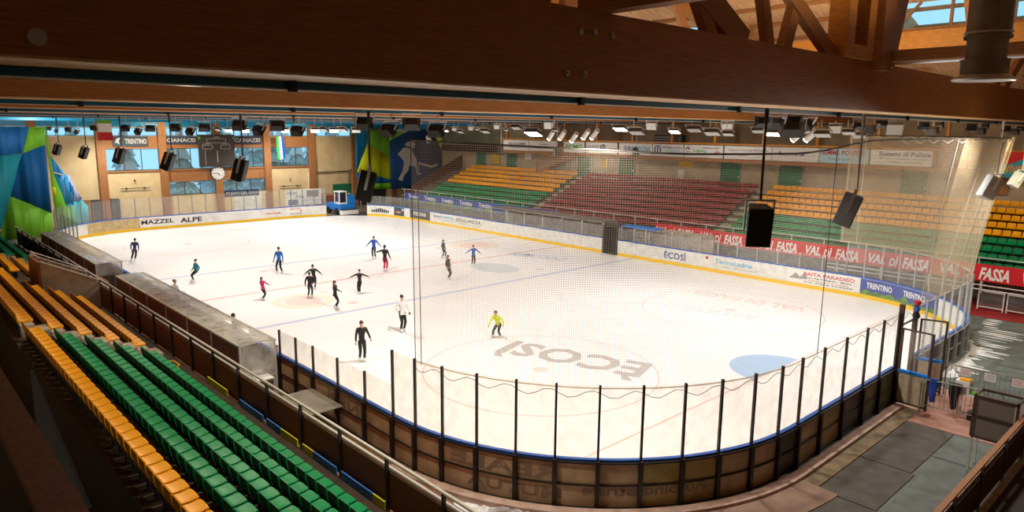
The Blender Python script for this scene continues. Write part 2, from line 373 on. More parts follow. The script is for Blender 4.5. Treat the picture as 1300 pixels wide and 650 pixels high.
# ------------------------------------------------------------------ roof
RZ, RS = 18.2, .27          # ridge height, slope
def rz(y): return RZ-RS*abs(y)
b = MB()
for s in (-1, 1):
    for x0, x1 in ((-37.2, 44),):
        if s < 0: b.prism([(x0, 0, rz(0)), (x1, 0, rz(0)), (x1, -30, rz(30)), (x0, -30, rz(30))], (0, 0, .2))
        else:
            CY = 11.5
            b.prism([(x0, 0, rz(0)), (x1, 0, rz(0)), (x1, CY, rz(CY)), (x0, CY, rz(CY))], (0, 0, .2))
            for xa, xb in ((x0, 12), (16.6, 24.5)): b.prism([(xa, CY, rz(CY)), (xb, CY, rz(CY)), (xb, 30, rz(30)), (xa, 30, rz(30))], (0, 0, .2))
            for xa, xb in ((12, 16.6), (24.5, x1)):
                b.prism([(xa, CY, 13.82), (xb, CY, 13.82), (xb, 30, 9.9), (xa, 30, 9.9)], (0, 0, .1))
            for xa in (12, 16.6, 24.5): b.prism([(xa, CY, 13.8), (xa, CY, rz(CY)+.2), (xa, 30, rz(30)+.2), (xa, 30, 9.9)], (.1, 0, 0))
struct('ceiling', b, m_plank)
for xa, xb, n in ((12, 16.6, 4), (24.5, 43.8, 8)):
    o = thing('window_%d' % wn, None, None, ((xa+xb)/2, CY, 13.8)); o['kind'] = 'structure'; wn += 1
    MB().box(xa, xb, CY-.01, CY+.01, 13.82, rz(CY)).build('skylight_glass', m_win, o); f = MB()
    for k in range(n+1):
        x = xa+(xb-xa)*k/n; f.box(x-.06, x+.06, CY-.06, CY+.06, 13.8, rz(CY))
    f.box(xa, xb, CY-.08, CY+.08, 13.8, 13.95).bar((xa, CY, 13.85), (xa+1.1, CY, rz(CY)), .14, .1); f.build('skylight_frame', m_woodf, o)
# battens under the roof boards
for y in [v for v in range(-28, 30, 2) if abs(v) > 1]:
    tag(MB().box(-37, 43.7, y-.06, y+.06, rz(y)-.2, rz(y)-.02).build('roof_batten', m_woodx), 'slim timber batten running the hall length under the roof boards', 'batten', 'roof battens under the boards')
BX = [29, 16, 3, -10, -23, -35.2]
ordn = ['nearest', 'second nearest', 'third', 'fourth', 'fifth', 'farthest']
def truss(X, i):
    t = thing('roof_truss', 'huge glued timber roof beam with struts, %s of the six across the rink' % ordn[i], 'roof beam', (X, 0, 9.78), 'timber beams across the rink')
    for x0 in (X-.58, X-1.2):
        MB().box(x0, x0+.56, -29.9, 29.5, 9.81, 11.25).build('bottom_chord', m_wood, t); MB().box(x0, x0+.56, -29.9, 29.5, 9.78, 9.81).build('soffit_board', m_soffit, t)  # paler board under each chord carries the ice bounce in its colour
    if i > 2: return
    for s in (-1, 1):
        MB().bar((X-.6, 0, rz(0)-.55), (X-.6, s*28.5, rz(28.5)-.5), .5, .6).build('rafter', m_wood, t)
    wn_ = [0]
    def web(p, q, w_, h_=.22, m=m_woodx, dx=0):
        wn_[0] += 1; dx += .017*(wn_[0] % 5)
        MB().bar((X-.35+dx, p[0], p[1]), (X-.35+dx, q[0], q[1]), w_, h_, up=(1, 0, 0)).build('strut', m, t)
    def top(y): return rz(y)-.6
    # the struts seen over the beam in the photograph, left to right
    web((-13.2, top(-13.2)), (-11.0, 11.2), .34); web((-14.6, top(-14.6)), (-9.6, 11.2), .62)
    web((-9.9, top(-9.9)), (-8.4, 11.2), .32, m=m_woodf); web((-11.5, top(-11.5)), (-4.6, 11.2), .40)
    web((-5.6, top(-5.6)), (-7.5, 11.2), .42); 
    b = MB()
    for y0 in (-4.72, -3.3): b.box(X-.45, X+.12, y0, y0+.5, 11.25, top(y0))
    b.box(X-.45, X+.12, -4.22, -3.3, 11.25, 11.62); b.build('king_post', m_woodo, t); MB().box(X-.5, X-.46, -4.3, -3.2, 11.25, top(-4)).build('dark_slot_backing', m_dark, t)  # dark sheet added behind the posts to darken the slot
    web((-2.2, top(-2.2)), (-2.1, 11.0), .85, .5, dx=.35)
    web((.6, top(.6)), (-1.3, 11.25), .75, dx=.3)
    web((13.9, top(13.9)), (12.2, 11.2), .8); web((6, top(6)), (9.5, 11.2), .5); web((17, top(17)), (14, 11.2), .5)
    for y in (-18, -21, -24, 20, 23): web((y, top(y)), (y+(1.6 if y < 0 else -1.6), 11.2), .4)
    if i == 0:
        for q in ((47, 47), (737, 40), (755, 41), (777, 45), (720, 93), (742, 94)):
            p = at(*q, 0, X); r = .09 if q[0] == 47 else .055
            MB().tube((X-.02, p.y, p.z), (X+.025, p.y, p.z), r, 14).tube((X+.02, p.y, p.z), (X+.05, p.y, p.z), r*.45, 8).build('bolt', m_silver, t)
for i, X in enumerate(BX): truss(X, i)
for i, X in enumerate(BX):
    t = thing('steel_runway_beam', 'blue painted steel runway beam under the %s timber beam' % ordn[i], 'steel beam', (X-1.3, 0, 9.65), 'blue runway beams')
    MB().box(X-1.32, X-1.29, -29.5, 29.3, 9.66, 9.77).box(X-1.42, X-1.21, -29.5, 29.3, 9.65, 9.665).box(X-1.42, X-1.21, -29.5, 29.3, 9.765, 9.778).box(X-1.23, X-1.21, -29.5, 29.3, 9.66, 9.775).build('steel_section', m_steelblue, t)
    MB().tube((X-1.19, -29.5, 9.655), (X-1.19, 29.3, 9.655), .012, 6).build('flange_highlight', m_paper, t)  # thin pale tube added as the highlight along the lower flange edge
    for k in range(9):
        y = -27+k*6.3; MB().box(X-1.2, X-1.08, y-.05, y+.05, 9.62, 9.8).build('hanger_clamp', m_black, t)
tag(MB().box(-36.95, -36.7, -29.4, 29.3, 9.02, 9.70).build('steel_fascia', m_steelblue_lit), 'blue steel fascia with daylight in its colour above the top row of far windows', 'fascia')
for k, x in enumerate((-27.5, -31.5)):
    tag(MB().box(x-.15, x+.15, -29.4, 29.3, 9.45, 9.7).build('steel_runway_beam', m_steelblue_lit), 'blue steel runner with daylight in its colour near the far wall, %s of two' % ('nearer', 'farther')[k], 'steel beam')
# lengthwise timbers over the nearest beam
def purlin(name, y, x0, x1, z0, z1, wd, m, label):
    tag(MB().box(x0, x1, y-wd/2, y+wd/2, z0, z1).build(name, m), label, 'roof beam')
purlin('purlin', -15, 28.4, 43.7, 11.26, 12.3, .35, m_woodx, 'dark lengthwise timber resting on the nearest roof beam, left of the struts')
purlin('purlin', -1.6, 29.3, 43.7, 11.28, 11.62, .4, m_woodx, 'lengthwise timber resting on the nearest roof beam beside the metal pipe')
purlin('purlin', 11.5, -23.0, 43.7, 12.95, 13.8, .4, m_woodo, 'orange lengthwise timber below the skylight')
# ventilation duct
dx, dy = 33.0, -6.61
t = thing('ventilation_duct', 'round brown metal ventilation duct hanging down at the upper right', 'duct', (dx, dy, 10.3))
b = MB(); b.lathe([(.44, 1.0), (.44, 5.2)], (dx, dy, 10.3), 32); b.build('duct_pipe', m_duct, t, smooth=True)
b = MB(); b.lathe([(.40, .45), (.40, 1.0), (.47, .98), (.47, .92)], (dx, dy, 10.3), 32).lathe([(.47, .15), (.47, .45), (.50, .46), (.50, .44)], (dx, dy, 10.3), 32); b.build('collar', m_duct, t, smooth=True)
b = MB(); b.lathe([(.36, .05), (.62, 0), (.63, .03), (.50, .14), (.36, .16), (.36, .05)], (dx, dy, 10.3), 36); b.build('mouth_flange', m_silver, t, smooth=True)
b = MB()
for z in (1.02, 2.3, 3.4): b.lathe([(.44, z), (.475, z), (.475, z+.04), (.44, z+.04)], (dx, dy, 10.3), 32)
b.build('seam_ring', m_silver, t)
t = tag(MB().tube((28.6, 0.2, 11.43), (36, 0.2, 11.43), .085, 14).build('service_pipe', m_silver, smooth=True), 'silver service pipe running beside the round ventilation duct', 'pipe')
# ------------------------------------------------------------------ rink boards
def posts_on(path, s0, s1, n):
    return [cut(path, s, s+.01, 1)[0] for s in [s0+(s1-s0)*i/n for i in range(n+1)]]
def boards(label, path, glass, nbay, zg, inner, outer=None, low=None, tops=True, postm=None, gm=None, plist=None, tans=None):
    """path runs with the ice on its left; parts: facing, kick plate, rail, posts, panes"""
    L = plen(path); p0 = path[0]
    t = thing('rink_barrier', label, 'rink boards', (p0[0], p0[1], 0)); full = cut(path, 0, L, .45)
    MB().strip(full, 0, .05, -.09, 1.12).build('board_facing', inner, t)
    MB().strip(full, -.012, 0, 0.005, .22).build('kick_plate', m_kick, t)
    MB().strip(full, -.02, .09 if outer else .16, 1.13, 1.19).build('top_rail', m_bluerail, t)
    PL = plist or [L*i/nbay for i in range(nbay+1)]; PL[-1] = min(PL[-1], L); nbay = len(PL)-1
    pm = postm or m_silver
    for i in range(nbay+1):
        s = PL[i]; a = cut(path, max(0, s-.02), min(L, s+.02), 1); d = (Vector(a[-1])-Vector(a[0])).normalized(); nn = Vector((d.y, -d.x)); c = Vector(a[0])+nn*.10
        z1 = zg if not callable(zg) else zg(s)
        up = (nn.x, nn.y, 0)
        b = MB(); b.bar((c.x, c.y, 1.15), (c.x, c.y, z1+.03), .055, .07, up=up)
        if outer: b.bar((c.x+nn.x*.04, c.y+nn.y*.04, -.1), (c.x+nn.x*.04, c.y+nn.y*.04, 1.18), .10, .14, up=up)
        b.build('post', pm, t)
        if i < nbay:
            seg = cut(path, PL[i]+.03, PL[i+1]-.03, .45)
            z2 = zg if not callable(zg) else zg((PL[i]+PL[i+1])/2)
            if gm: MB().strip(seg, .09, .105, 1.2, z2).build('glass_pane', gm, t)
            if outer:
                MB().strip(seg, .06, .10, -.08, 1.10).build('outer_panel', (tans or {}).get(i, outer), t)
                MB().strip(seg, .10, .15, .51, .545).build('mid_rail', pm, t); MB().strip(seg, .10, .15, 1.09, 1.13).build('upper_rail', pm, t); MB().strip(seg, .10, .15, -.09, -.05).build('foot_rail', pm, t)
    return t
# near end: from the player bench corner round to the gate, then to the right side
near_path = [(14.75, -HW), (HL-CR, -HW)]+arc(*C1, -90, 0, 20)[1:]+[(HL, -.0)]
LN = plen(near_path)
def zgn(s): return 2.08 if s < 7.15 else 3.08
m_tan2 = mat('dark_scuffed_panel', (.10, .085, .07), .5, col2=(.06, .05, .04), scale=2); m_tan3 = mat('greenish_stained_panel', (.22, .20, .07), .5, col2=(.09, .09, .06), scale=1.5)
nb = 25
tans = {21: m_tan3, 20: m_tan3, 19: m_tan2, 18: m_tany, 17: m_tan, 16: m_tan2, 13: m_tany, 12: m_tany}
POSTS = [.02, 1.27, 2.5, 4.1, 5.7, 7.19, 8.18, 9.16, 10.21, 11.26, 12.24, 13.28, 14.32, 15.37, 16.38, 17.45, 18.52, 19.57, 20.95, 22.47, 24.04, 25.4, 26.78]
bo = boards('curved near end of the rink boards with tall clear screens on black posts', near_path, True, nb, zgn, m_white, m_tan, gm=m_glassn, postm=m_bpost, tans=tans, plist=POSTS)
# mirrored show-through lettering on the outer panels
def show_through(txt, s, w_, h_, z, m=m_char):
    a = cut(near_path, s, s+.02, 1); d = (Vector(a[-1])-Vector(a[0])).normalized(); nn = Vector((d.y, -d.x)); p = Vector(a[0])+nn*.108
    o = lettering(txt, (0, 0, 0), (1, 0, 0), (0, 0, 1), w_, h_, m, None, 'show_through_lettering', bold=.03, lift=0)
    for v in o.data.vertices:
        x = v.co.x; q = Vector(cut(near_path, s+w_-x, s+w_-x+.02, 1)[0]); a2 = cut(near_path, s+w_-x, s+w_-x+.02, 1); d2 = (Vector(a2[1])-Vector(a2[0])).normalized(); n2 = Vector((d2.y, -d2.x))
        q = q+n2*.105; v.co = (q.x-bo.location.x, q.y-bo.location.y, v.co.z+z)
    o.parent = bo
m_faint = mat('faded_show_through', (.26, .18, .12), .6)
show_through('REALE', 9.4, 2.9, .38, .60, m_faint); show_through('MUTUA', 9.9, 2.5, .3, .1, m_faint)
show_through('NEPI', 3.4, 1.9, .4, .5, m_faint); show_through('Autoindustriale', 12.9, 3.2, .3, .25, m_faint)
# right part: from behind the gate round to the right side
rp = [(HL, 1.75)]+[(HL, C2[1])]+arc(*C2, 0, 90, 20)[1:]+[(21.9, HW)]
br_ = boards('right hand corner of the rink boards beside the gate with tall screens on silver posts', rp, True, 18, 3.08, m_white, m_tan2, gm=m_glass)
# long right side with adverts
sidep = [(21.9, HW), (5.5, HW)]
bs1 = boards('long right side rink boards with advertising, from the tall screens to the open bench door', sidep, True, 12, 2.05, m_white, gm=m_glass)
sidep2 = [(4.0, HW), (C3[0], HW)]+arc(*C3, 90, 180, 16)[1:]
sidep2 = sidep2[:-1] if False else sidep2
far2 = [(x, y) for x, y in sidep2]
far2.append((-HL, 14.45)) if False else None
# cut the far corner where the resurfacer gate begins (Y 14.4 is past the corner start)
bs2 = boards('far right rink boards with dark adverts curving to the resurfacer gate', [(4.0, HW), (C3[0], HW)]+arc(*C3, 90, 128, 8)[1:], True, 22, 2.1, m_white, gm=m_glass, postm=m_dull)
# far end, left of the gate
fe = [p for p in [(-HL+.55, 10.1), (-HL, C3[1])]]+[(-HL, C4[1])]+arc(*C4, 180, 270, 16)[1:]+[(-15.5, -HW)]
bf = boards('far end rink boards with pale adverts curving round the far left corner', fe, True, 30, lambda s: 2.85, m_white, gm=m_glass, postm=m_dull)
lp = [(-15.4, -HW), (14.75, -HW)]
bl = boards('long left side rink boards in front of the player benches', lp, False, 16, 1.22, m_white)
# open bench door on the right side
t = thing('bench_door', 'dark open bench door in the long right side boards', 'door', (4.75, HW+.1, 0))
MB().box(4.05, 5.45, HW+.95, HW+1.0, 0, 2.05).build('back_panel', m_char, t)
b = MB(); b.box(4.02, 4.12, HW+.02, HW+.95, 0, 2.1); b.box(5.38, 5.48, HW+.02, HW+.95, 0, 2.1); b.box(4.02, 5.48, HW+.02, HW+.95, 2.05, 2.12); b.build('door_frame', m_char, t)
# ------- adverts on the long right side: (px left, px right, background, [(text, material, z0, z1, fx0, fx1)], parent)
def sidead(x0, x1, bgm, texts, par, z0=.24, z1=1.10, label=None):
    X0 = at(x0, 300, 1, HW-.01).x; X1 = at(x1, 300, 1, HW-.01).x
    p = MB().box(X0, X1, HW-.016, HW-.006, z0, z1).build('advert_panel', bgm, par)
    if label: p['label'] = label
    for tx, m, za, zb, f0, f1 in texts:
        lettering(tx, (X0+(X1-X0)*f0, HW-.018, za), (1, 0, 0), (0, 0, 1), (X1-X0)*(f1-f0), zb-za, m, p, 'advert_lettering', bold=.02)
    return p, X0, X1
sidead(838, 882, m_white, [('\u00c8COS\u00cc', m_letb, .42, .98, .15, .78)], bs1)
p, X0, X1 = sidead(884, 1000, m_white, [('TermoLadina', m_letc, .62, .92, .24, .66), ('s.r.l.', m_letgrey, .5, .6, .7, .8), ('Impianti e Servizi Energetici', m_letgrey, .40, .50, .30, .72)], bs1)
MB().box(X0+.8, X0+1.0, HW-.02, HW-.017, .8, .98).build('advert_logo', m_letr, p)
p, X0, X1 = sidead(1003, 1094, m_paper, [('BAITA PARADISO', m_letr, .76, .98, .25, .97), ('Passo San Pellegrino - Moena', m_letk, .58, .70, .27, .93), ('Baita per cene con motoslitta', m_letr, .46, .54, .33, .9), ('Tel. 0462 573555', m_letk, .34, .42, .25, .95)], bs1)
MB().prism([(X0+.15, HW-.02, .5), (X0+.55, HW-.02, .85), (X0+.8, HW-.02, .62), (X0+1.1, HW-.02, .9), (X0+1.25, HW-.02, .55), (X0+.9, HW-.02, .5)], (0, .003, 0)).build('advert_logo', m_letgrey, p)
# blue corner advert curves with the boards
m_trblue = mat('blue_advert_foil', (.05, .09, .32), .5); m_mount = mat('green_mountain_print', (.18, .36, .04), .6, col2=(.08, .15, .03), scale=4)
cpath = cut(rp, plen(rp)-6.0, plen(rp)-.93, .3)
pc = MB().strip(cpath, -.016, -.006, .24, 1.10).build('advert_panel', m_trblue, br_)
pth = list(reversed(cpath)); LP = plen(pth)
zz = [.30+.22*abs(math.sin(i*.9))+.12*math.sin(i*2.3) for i in range(len(pth))]
MB().strip(pth, .017, .020, .235, [max(.3, v) for v in zz]).build('mountain_print', m_mount, pc)
def curvetext(tx, path, s, w_, z, h_, m, par, off=.021, shear=0):
    o = lettering(tx, (0, 0, 0), (1, 0, 0), (0, 0, 1), w_, h_, m, None, 'advert_lettering', bold=.02, lift=0, shear=shear)
    l = Vector((0, 0, 0)); q_ = par
    while q_ is not None: l += q_.location; q_ = q_.parent
    for v in o.data.vertices:
        a2 = cut(path, s+v.co.x, s+v.co.x+.02, 1); d2 = (Vector(a2[-1])-Vector(a2[0])).normalized(); n2 = Vector((d2.y, -d2.x)); q = Vector(a2[0])+n2*off
        v.co = (q.x-l.x, q.y-l.y, v.co.z+z-l.z)
    o.parent = par
curvetext('TRENTINO', pth, .35, 1.5, .62, .32, m_letw, pc); curvetext('TRENTINO', pth, 2.55, 1.5, .62, .32, m_letw, pc)
# far part of the long right side
sidead(548, 612, m_white, [('EURO', m_letb, .68, .9, .05, .22), ('TRENTINA', m_letc, .68, .9, .225, .46), ('SOLO-PIZZA', m_letk, .62, .92, .50, .98), ('Trattoria e ristorante', m_letgrey, .42, .52, .55, .95), ('serramenti', m_letgrey, .46, .56, .22, .44)], bs2)
sidead(521, 546, mat('charcoal_advert_foil', (.07, .07, .07), .5), [('PISONI', m_letw, .55, .9, .2, .8)], bs2)
cp2 = [(C3[0]-.3+0, HW)]+arc(*C3, 90, 128, 8)
cpr = list(reversed(cp2))
pn = MB().strip(cpr, .006, .016, .24, 1.10).build('advert_panel', m_white, bs2)
# a cathedral skyline drawn in black, then a dark coloured panel
def blob(path, s, w_, z0, z1, m, par): MB().strip(cut(path, s, s+w_, .2), .017, .021, z0, z1).build('advert_print', m, par)
for k in range(9): blob(cpr, .5+k*.24, .18, .42, .62+.25*(1-abs(k-4)/4.5), m_letk, pn)
LC = plen(cpr)
pd = MB().strip(cut(cpr, LC-2.0, LC-.05, .2), .018, .022, .24, 1.1).build('advert_panel', mat('dark_blue_advert_foil', (.05, .08, .12), .5), bs2)
curvetext('ROCK', cpr, LC-.85, .7, .75, .25, m_letw, pd, off=.024); MB().strip(cut(cpr, LC-1.7, LC-1.0, .2), .023, .026, .5, .7).build('advert_print', mat('orange_print', (.7, .22, .05), .6), pd)
# far end adverts (seen from the ice side; px on the plane X=-29.68)
def endad(x0, x1, bgm, texts, z0=.24, z1=1.10, y=None):
    Y0 = at(x0, 275, 0, -HL).y; Y1 = at(x1, 275, 0, -HL).y
    p = MB().box(-HL+.006, -HL+.016, Y0, Y1, z0, z1).build('advert_panel', bgm, bf)
    for tx, m, za, zb, f0, f1 in texts:
        lettering(tx, (-HL+.018, Y0+(Y1-Y0)*f0, za), (0, 1, 0), (0, 0, 1), (Y1-Y0)*(f1-f0), zb-za, m, p, 'advert_lettering', bold=.03)
    return p, Y0, Y1
Ylim = -7.3
p, Y0, Y1 = endad(167, 258, m_paper, [('MAZZEL', m_letk, .5, .88, .12, .57), ('ALPE', m_letk, .42, .86, .66, .98), ('IMPRESA COSTRUZIONI', m_letr, .92, .98, .14, .4)])
p, Y0, Y1 = endad(278, 330, m_paper, [('PH', m_plb, .75, 1.0, .02, .16), ('Val di Fassa Ghiaccio', m_letgrey, .8, .86, .3, .8), ('prenotazioni', m_letgrey, .6, .66, .4, .7), ('www.stadio.it', m_letgrey, .4, .46, .4, .7)])
endad(331, 362, m_white, [('Chiocchetti', m_letr, .55, .75, .2, .8)])
endad(364, 408, m_paper, [('RISTORO', m_letr, .86, .98, .1, .4), ('CIAMPOLIN', m_letr, .55, .84, .38, .98), ('RISTORANTE BAR PIZZERIA', m_letk, .38, .48, .1, .96)])
cp4 = list(reversed(arc(*C4, 180, 225, 10)))
cp4 = [(x, y) for x, y in cp4]
pt = MB().strip(cut(arc(*C4, 180, 225, 10), .1, 4.8, .3), -.016, -.006, .24, 1.10).build('advert_panel', mat('parchment_advert', (.62, .47, .24), .6, col2=(.45, .32, .15), scale=3), bf)
curvetext('HOTTERIA TYROLIA', cp4, plen(cp4)-3.6, 2.6, .8, .16, m_tan, pt, off=.02); curvetext('HOTEL SPORT DOLOMITI', cp4, plen(cp4)-3.6, 2.2, .55, .12, m_tan, pt, off=.02)
# hotel board behind the far glass
t = thing('hotel_sign_board', 'white hotel advertising board standing above the far end boards', 'sign', (-HL-.25, 8, 1.2))
Y0 = at(363, 255, 0, -HL-.25).y; Y1 = at(408, 255, 0, -HL-.25).y
MB().box(-HL-.3, -HL-.25, Y0, Y1, 1.22, 2.85).build('sign_panel', m_paper, t)
W = Y1-Y0; xx = -HL-.24
lettering('Hotel', (xx, Y0+.1, 2.35), (0, 1, 0), (0, 0, 1), W*.3, .36, m_letb, t, shear=.4); lettering('Rita', (xx, Y0+W*.25, 1.95), (0, 1, 0), (0, 0, 1), W*.25, .33, m_letb, t, shear=.4)
lettering('RESIDENZA', (xx, Y0+W*.5, 1.78), (0, 1, 0), (0, 0, 1), W*.36, .11, m_letr, t); lettering('CUCINA E WELLNESS', (xx, Y0+W*.42, 1.62), (0, 1, 0), (0, 0, 1), W*.54, .11, m_letb, t)
MB().box(xx-.005, xx, Y0+W*.58, Y0+W*.93, 2.0, 2.72).build('picture_print', mat('photo_print', (.35, .22, .14), .6, col2=(.12, .22, .3), scale=5), t)
MB().box(xx-.005, xx, Y0+W*.06, Y0+W*.34, 1.3, 1.85).build('picture_print', mat('photo_print_blue', (.05, .18, .4), .6, col2=(.3, .25, .2), scale=5), t)
# blue advert on the far left screens seen as dark board
t = thing('dark_notice_board', 'dark blue notice board with white writing behind the far end screens', 'sign', (-34, 3, 2))
MB().box(-34.05, -34, at(285, 245, 0, -34).y, at(329, 245, 0, -34).y, 2.1, 2.75).build('sign_panel', m_sblue, t)
lettering('STADIO DEL GHIACCIO', (-33.99, at(287, 245, 0, -34).y, 2.3), (0, 1, 0), (0, 0, 1), 4.2, .28, m_letw, t)
# ------------------------------------------------------------------ gate at the near end
def gate_leaf(name, hx, hy, dx, dy, label):
    t = thing(name, label, 'gate', (hx, hy, 0)); p = Vector((hx, hy, 0)); q = Vector((dx, dy, 0)); d = (q-p).normalized(); up = (-d.y, d.x, 0)
    MB().bar(p+Vector((0, 0, .55)), q+Vector((0, 0, .55)), .04, 1.08, up=(0, 0, 1)).build('lower_panel', mat('cream_gate_panel', (.55, .47, .33), .5, col2=(.42, .35, .24), scale=6), t)
    MB().bar(p+Vector((0, 0, 1.14)), q+Vector((0, 0, 1.14)), .12, .09).build('top_rail', mat('bright_blue_rail', (.01, .22, .75), .4), t)
    b = MB()
    for e in (p, q): b.bar(e+Vector((0, 0, -.05)), e+Vector((0, 0, 2.62)), .07, .09, up=up)
    b.bar(p+Vector((0, 0, 2.6)), q+Vector((0, 0, 2.6)), .05, .05); b.bar(p+Vector((0, 0, .03)), q+Vector((0, 0, .03)), .06, .06); b.build('gate_frame', m_post, t)
    MB().bar(p+Vector((0, 0, 1.9)), q+Vector((0, 0, 1.9)), .012, 1.36).build('glass_pane', m_glassn, t)
    MB().tube(q+Vector((0, .02, 1.0)), q+Vector((0, .12, 1.0)), .02).build('latch', m_silver, t)
gate_leaf('rink_gate', HL+.24, -.05, HL+1.2, -.12, 'left leaf of the open rink gate, cream panel with bright blue rail')
gate_leaf('rink_gate', HL+.24, 1.80, HL+1.0, 2.02, 'right leaf of the open rink gate, turned back beside the silver posts')
t = thing('gate_post', 'tall brown post where the black-posted screens end at the gate', 'post', (HL+.1, .12, 0))
MB().box(HL+.03, HL+.18, .02, .15, -.1, 3.4).build('post_shaft', m_post, t)
t = thing('gate_post', 'tall brown post at the right side of the open gate', 'post', (HL+.1, 1.6, 0))
MB().box(HL+.02, HL+.14, 1.52, 1.65, -.1, 3.3).build('post_shaft', m_post, t)
MB().bar((HL+.08, .1, 2.62), (HL+.08, 1.55, 2.62), .05, .05).build('lintel_bar', m_post, t)
t = thing('hanging_bottle_rack', 'red blue and black things hanging high on the gate post', 'hanging things', (HL+.1, 1.85, 2.8))
MB().ball((HL+.16, 1.42, 3.25), .11).build('red_cap', m_letr, t, smooth=True); MB().ball((HL+.16, 1.42, 3.02), .11).build('blue_pouch', m_bluerail, t, smooth=True); MB().ball((HL+.16, 1.42, 2.78), .13).build('black_pouch', m_black, t, smooth=True)
# ------------------------------------------------------------------ safety net
nring = [(22.9, -15.1)]+[q for q in arc(*C1, -90, 0, 24) if q[0] > 23]+arc(*C2, 0, 90, 24)+[(21.4, HW)]
NL = plen(nring)
def netgrid(s0, s1, zb, zt, off_t, waves, name, m, parent, ns=None, nz=14):
    ns = ns or int((s1-s0)/.22); v = []; uv = []
    for i in range(ns+1):
        s = s0+(s1-s0)*i/ns; a = cut(nring, max(0, s-.05), min(NL, s+.05), 1); d = (Vector(a[-1])-Vector(a[0])).normalized(); nn = Vector((d.y, -d.x)); p = Vector(a[0])
        for j in range(nz+1):
            f = j/nz; z = zb(s)+(zt(s)-zb(s))*f; o = .05+off_t(s)*f**1.3+waves*math.sin(s*5.1+1.3*math.sin(f*2))*(.25+.75*f)
            q = p+nn*o; v.append((q.x, q.y, z)); uv.append((s+.02*math.sin(f*6), z))
    f = [(i*(nz+1)+j, (i+1)*(nz+1)+j, (i+1)*(nz+1)+j+1, i*(nz+1)+j+1) for i in range(ns) for j in range(nz)]
    b = MB(); b.add(v, f); o = b.build(name, m, parent, smooth=True)
    off = Vector((0, 0, 0)); ul = o.data.uv_layers.new(name='UVMap')
    for lp in o.data.loops: ul.data[lp.index].uv = uv[lp.vertex_index]
    return o
SX = 19.5   # arc length where the net turns denser
tnet = thing('safety_net', 'fine safety net hanging above the near end screens, bunched and lit at the right corner', 'net', (26, 0, 3), None)
TZ = ((0, 8.85), (3.5, 8.75), (7, 8.62), (10.5, 8.62), (12, 8.69), (13.5, 8.83), (15, 8.93), (16.5, 8.96), (22, 8.97), (27, 9.0), (60, 9.0))
def topz(s):
    for (a, za), (c, zc) in zip(TZ[:-1], TZ[1:]):
        if s <= c: return za+(zc-za)*max(0, s-a)/(c-a)
    return 9.0
def offt(s): return .05+1.05*math.exp(-((s-24.5)/4.5)**2)
netgrid(0, NL, lambda s: 2.98, topz, offt, .0, 'net_mesh', m_net, tnet)
netgrid(SX+1.5, NL, lambda s: 2.98, topz, lambda s: offt(s)+.06, .07, 'gathered_net', m_net2, tnet)
def ropeline(z, o_, s0, s1, r=.018, m=m_rope, name='edge_rope', wav=0, n=60, zf=None):
    pts = []
    for i in range(n+1):
        s = s0+(s1-s0)*i/n; a = cut(nring, max(0, s-.05), min(NL, s+.05), 1); d = (Vector(a[-1])-Vector(a[0])).normalized(); nn = Vector((d.y, -d.x)); p = Vector(a[0])+nn*o_(s)
        pts.append((p.x, p.y, z(s)+wav*abs(math.sin(i*math.pi/2))))
    MB().pipe(pts, r, 5).build(name, m, tnet)
ropeline(lambda s: topz(s)-.02, offt, 0, NL, .025, m_black, 'support_cable')
ropeline(lambda s: topz(s)-.16, offt, SX-3, NL, .014, m_rope, 'gathering_rope', wav=.14, n=48)
ropeline(lambda s: 3.02, lambda s: .06, 0, NL, .014, m_rope, 'lower_edge_rope')
ropeline(lambda s: 2.86-.1*math.sin(s*6), lambda s: .07, 0, 22, .008, m_char, 'sagging_lower_rope', n=110)
for s in (0.02, .28, 12.4, 20.8, 23.0, 24.6, 26.4, NL-.9, NL-.1):
    a = cut(nring, max(0, s-.05), min(NL, s+.05), 1); d = (Vector(a[-1])-Vector(a[0])).normalized(); nn = Vector((d.y, -d.x)); p = Vector(a[0])
    pts = [(p.x+nn.x*(.06+offt(s)*f**1.3), p.y+nn.y*(.06+offt(s)*f**1.3), 2.98+(topz(s)-2.98)*f) for f in (0, .2, .4, .6, .8, 1)]
    MB().pipe(pts, .012 if s < 20 else .02, 5).build('upright_rope', m_char if s < 1 or s == 12.4 else m_rope, tnet)
# ------------------------------------------------------------------ right hand stand
def RY(n): return 18.1+.82*n
def RZs(n): return 2.12+.355*n
t = thing('grandstand', 'long stepped concrete stand with nine rows of seats on the right of the rink', 'grandstand', (3, 22, 0))
b = MB(); pr = [(17.55, 1.45), (17.55, RZs(0)-.42)]
for n in range(9):
    y = RY(n)+.47; pr += [(y, RZs(n)-.42), (y, RZs(n+1)-.42)]
pr[-1] = (RY(8)+.47, RZs(8)-.42); pr += [(26.05, RZs(8)-.42), (26.05, 1.0), (21.5, 1.0), (21.0, -.1), (20.8, -.1), (20.6, 1.0)]
b.prism([(-26.2, y, z) for y, z in pr], (69.8, 0, 0)); b.build('tiers', mat('stand_concrete', (.13, .09, .065), .85, col2=(.09, .06, .045), scale=2), t)
MB().box(-26.2, 43.6, 20.62, 20.78, -.1, 1.0).build('front_wall', m_concl, t)
for X0, X1 in ((-7.3, -6.5), (11.15, 12.0)):
    b = MB()
    for n in range(9): b.box(X0, X1, RY(n)+.0, RY(n)+.41, RZs(n)-.42, RZs(n)-.24)
    b.build('aisle_steps', m_concl, t)
    b = MB()
    for n in range(0, 6, 1): b.box(X0, X1, RY(n)-.03, RY(n)+.02, RZs(n)-.25, RZs(n)-.22)
    b.build('step_edging', m_letg, t)
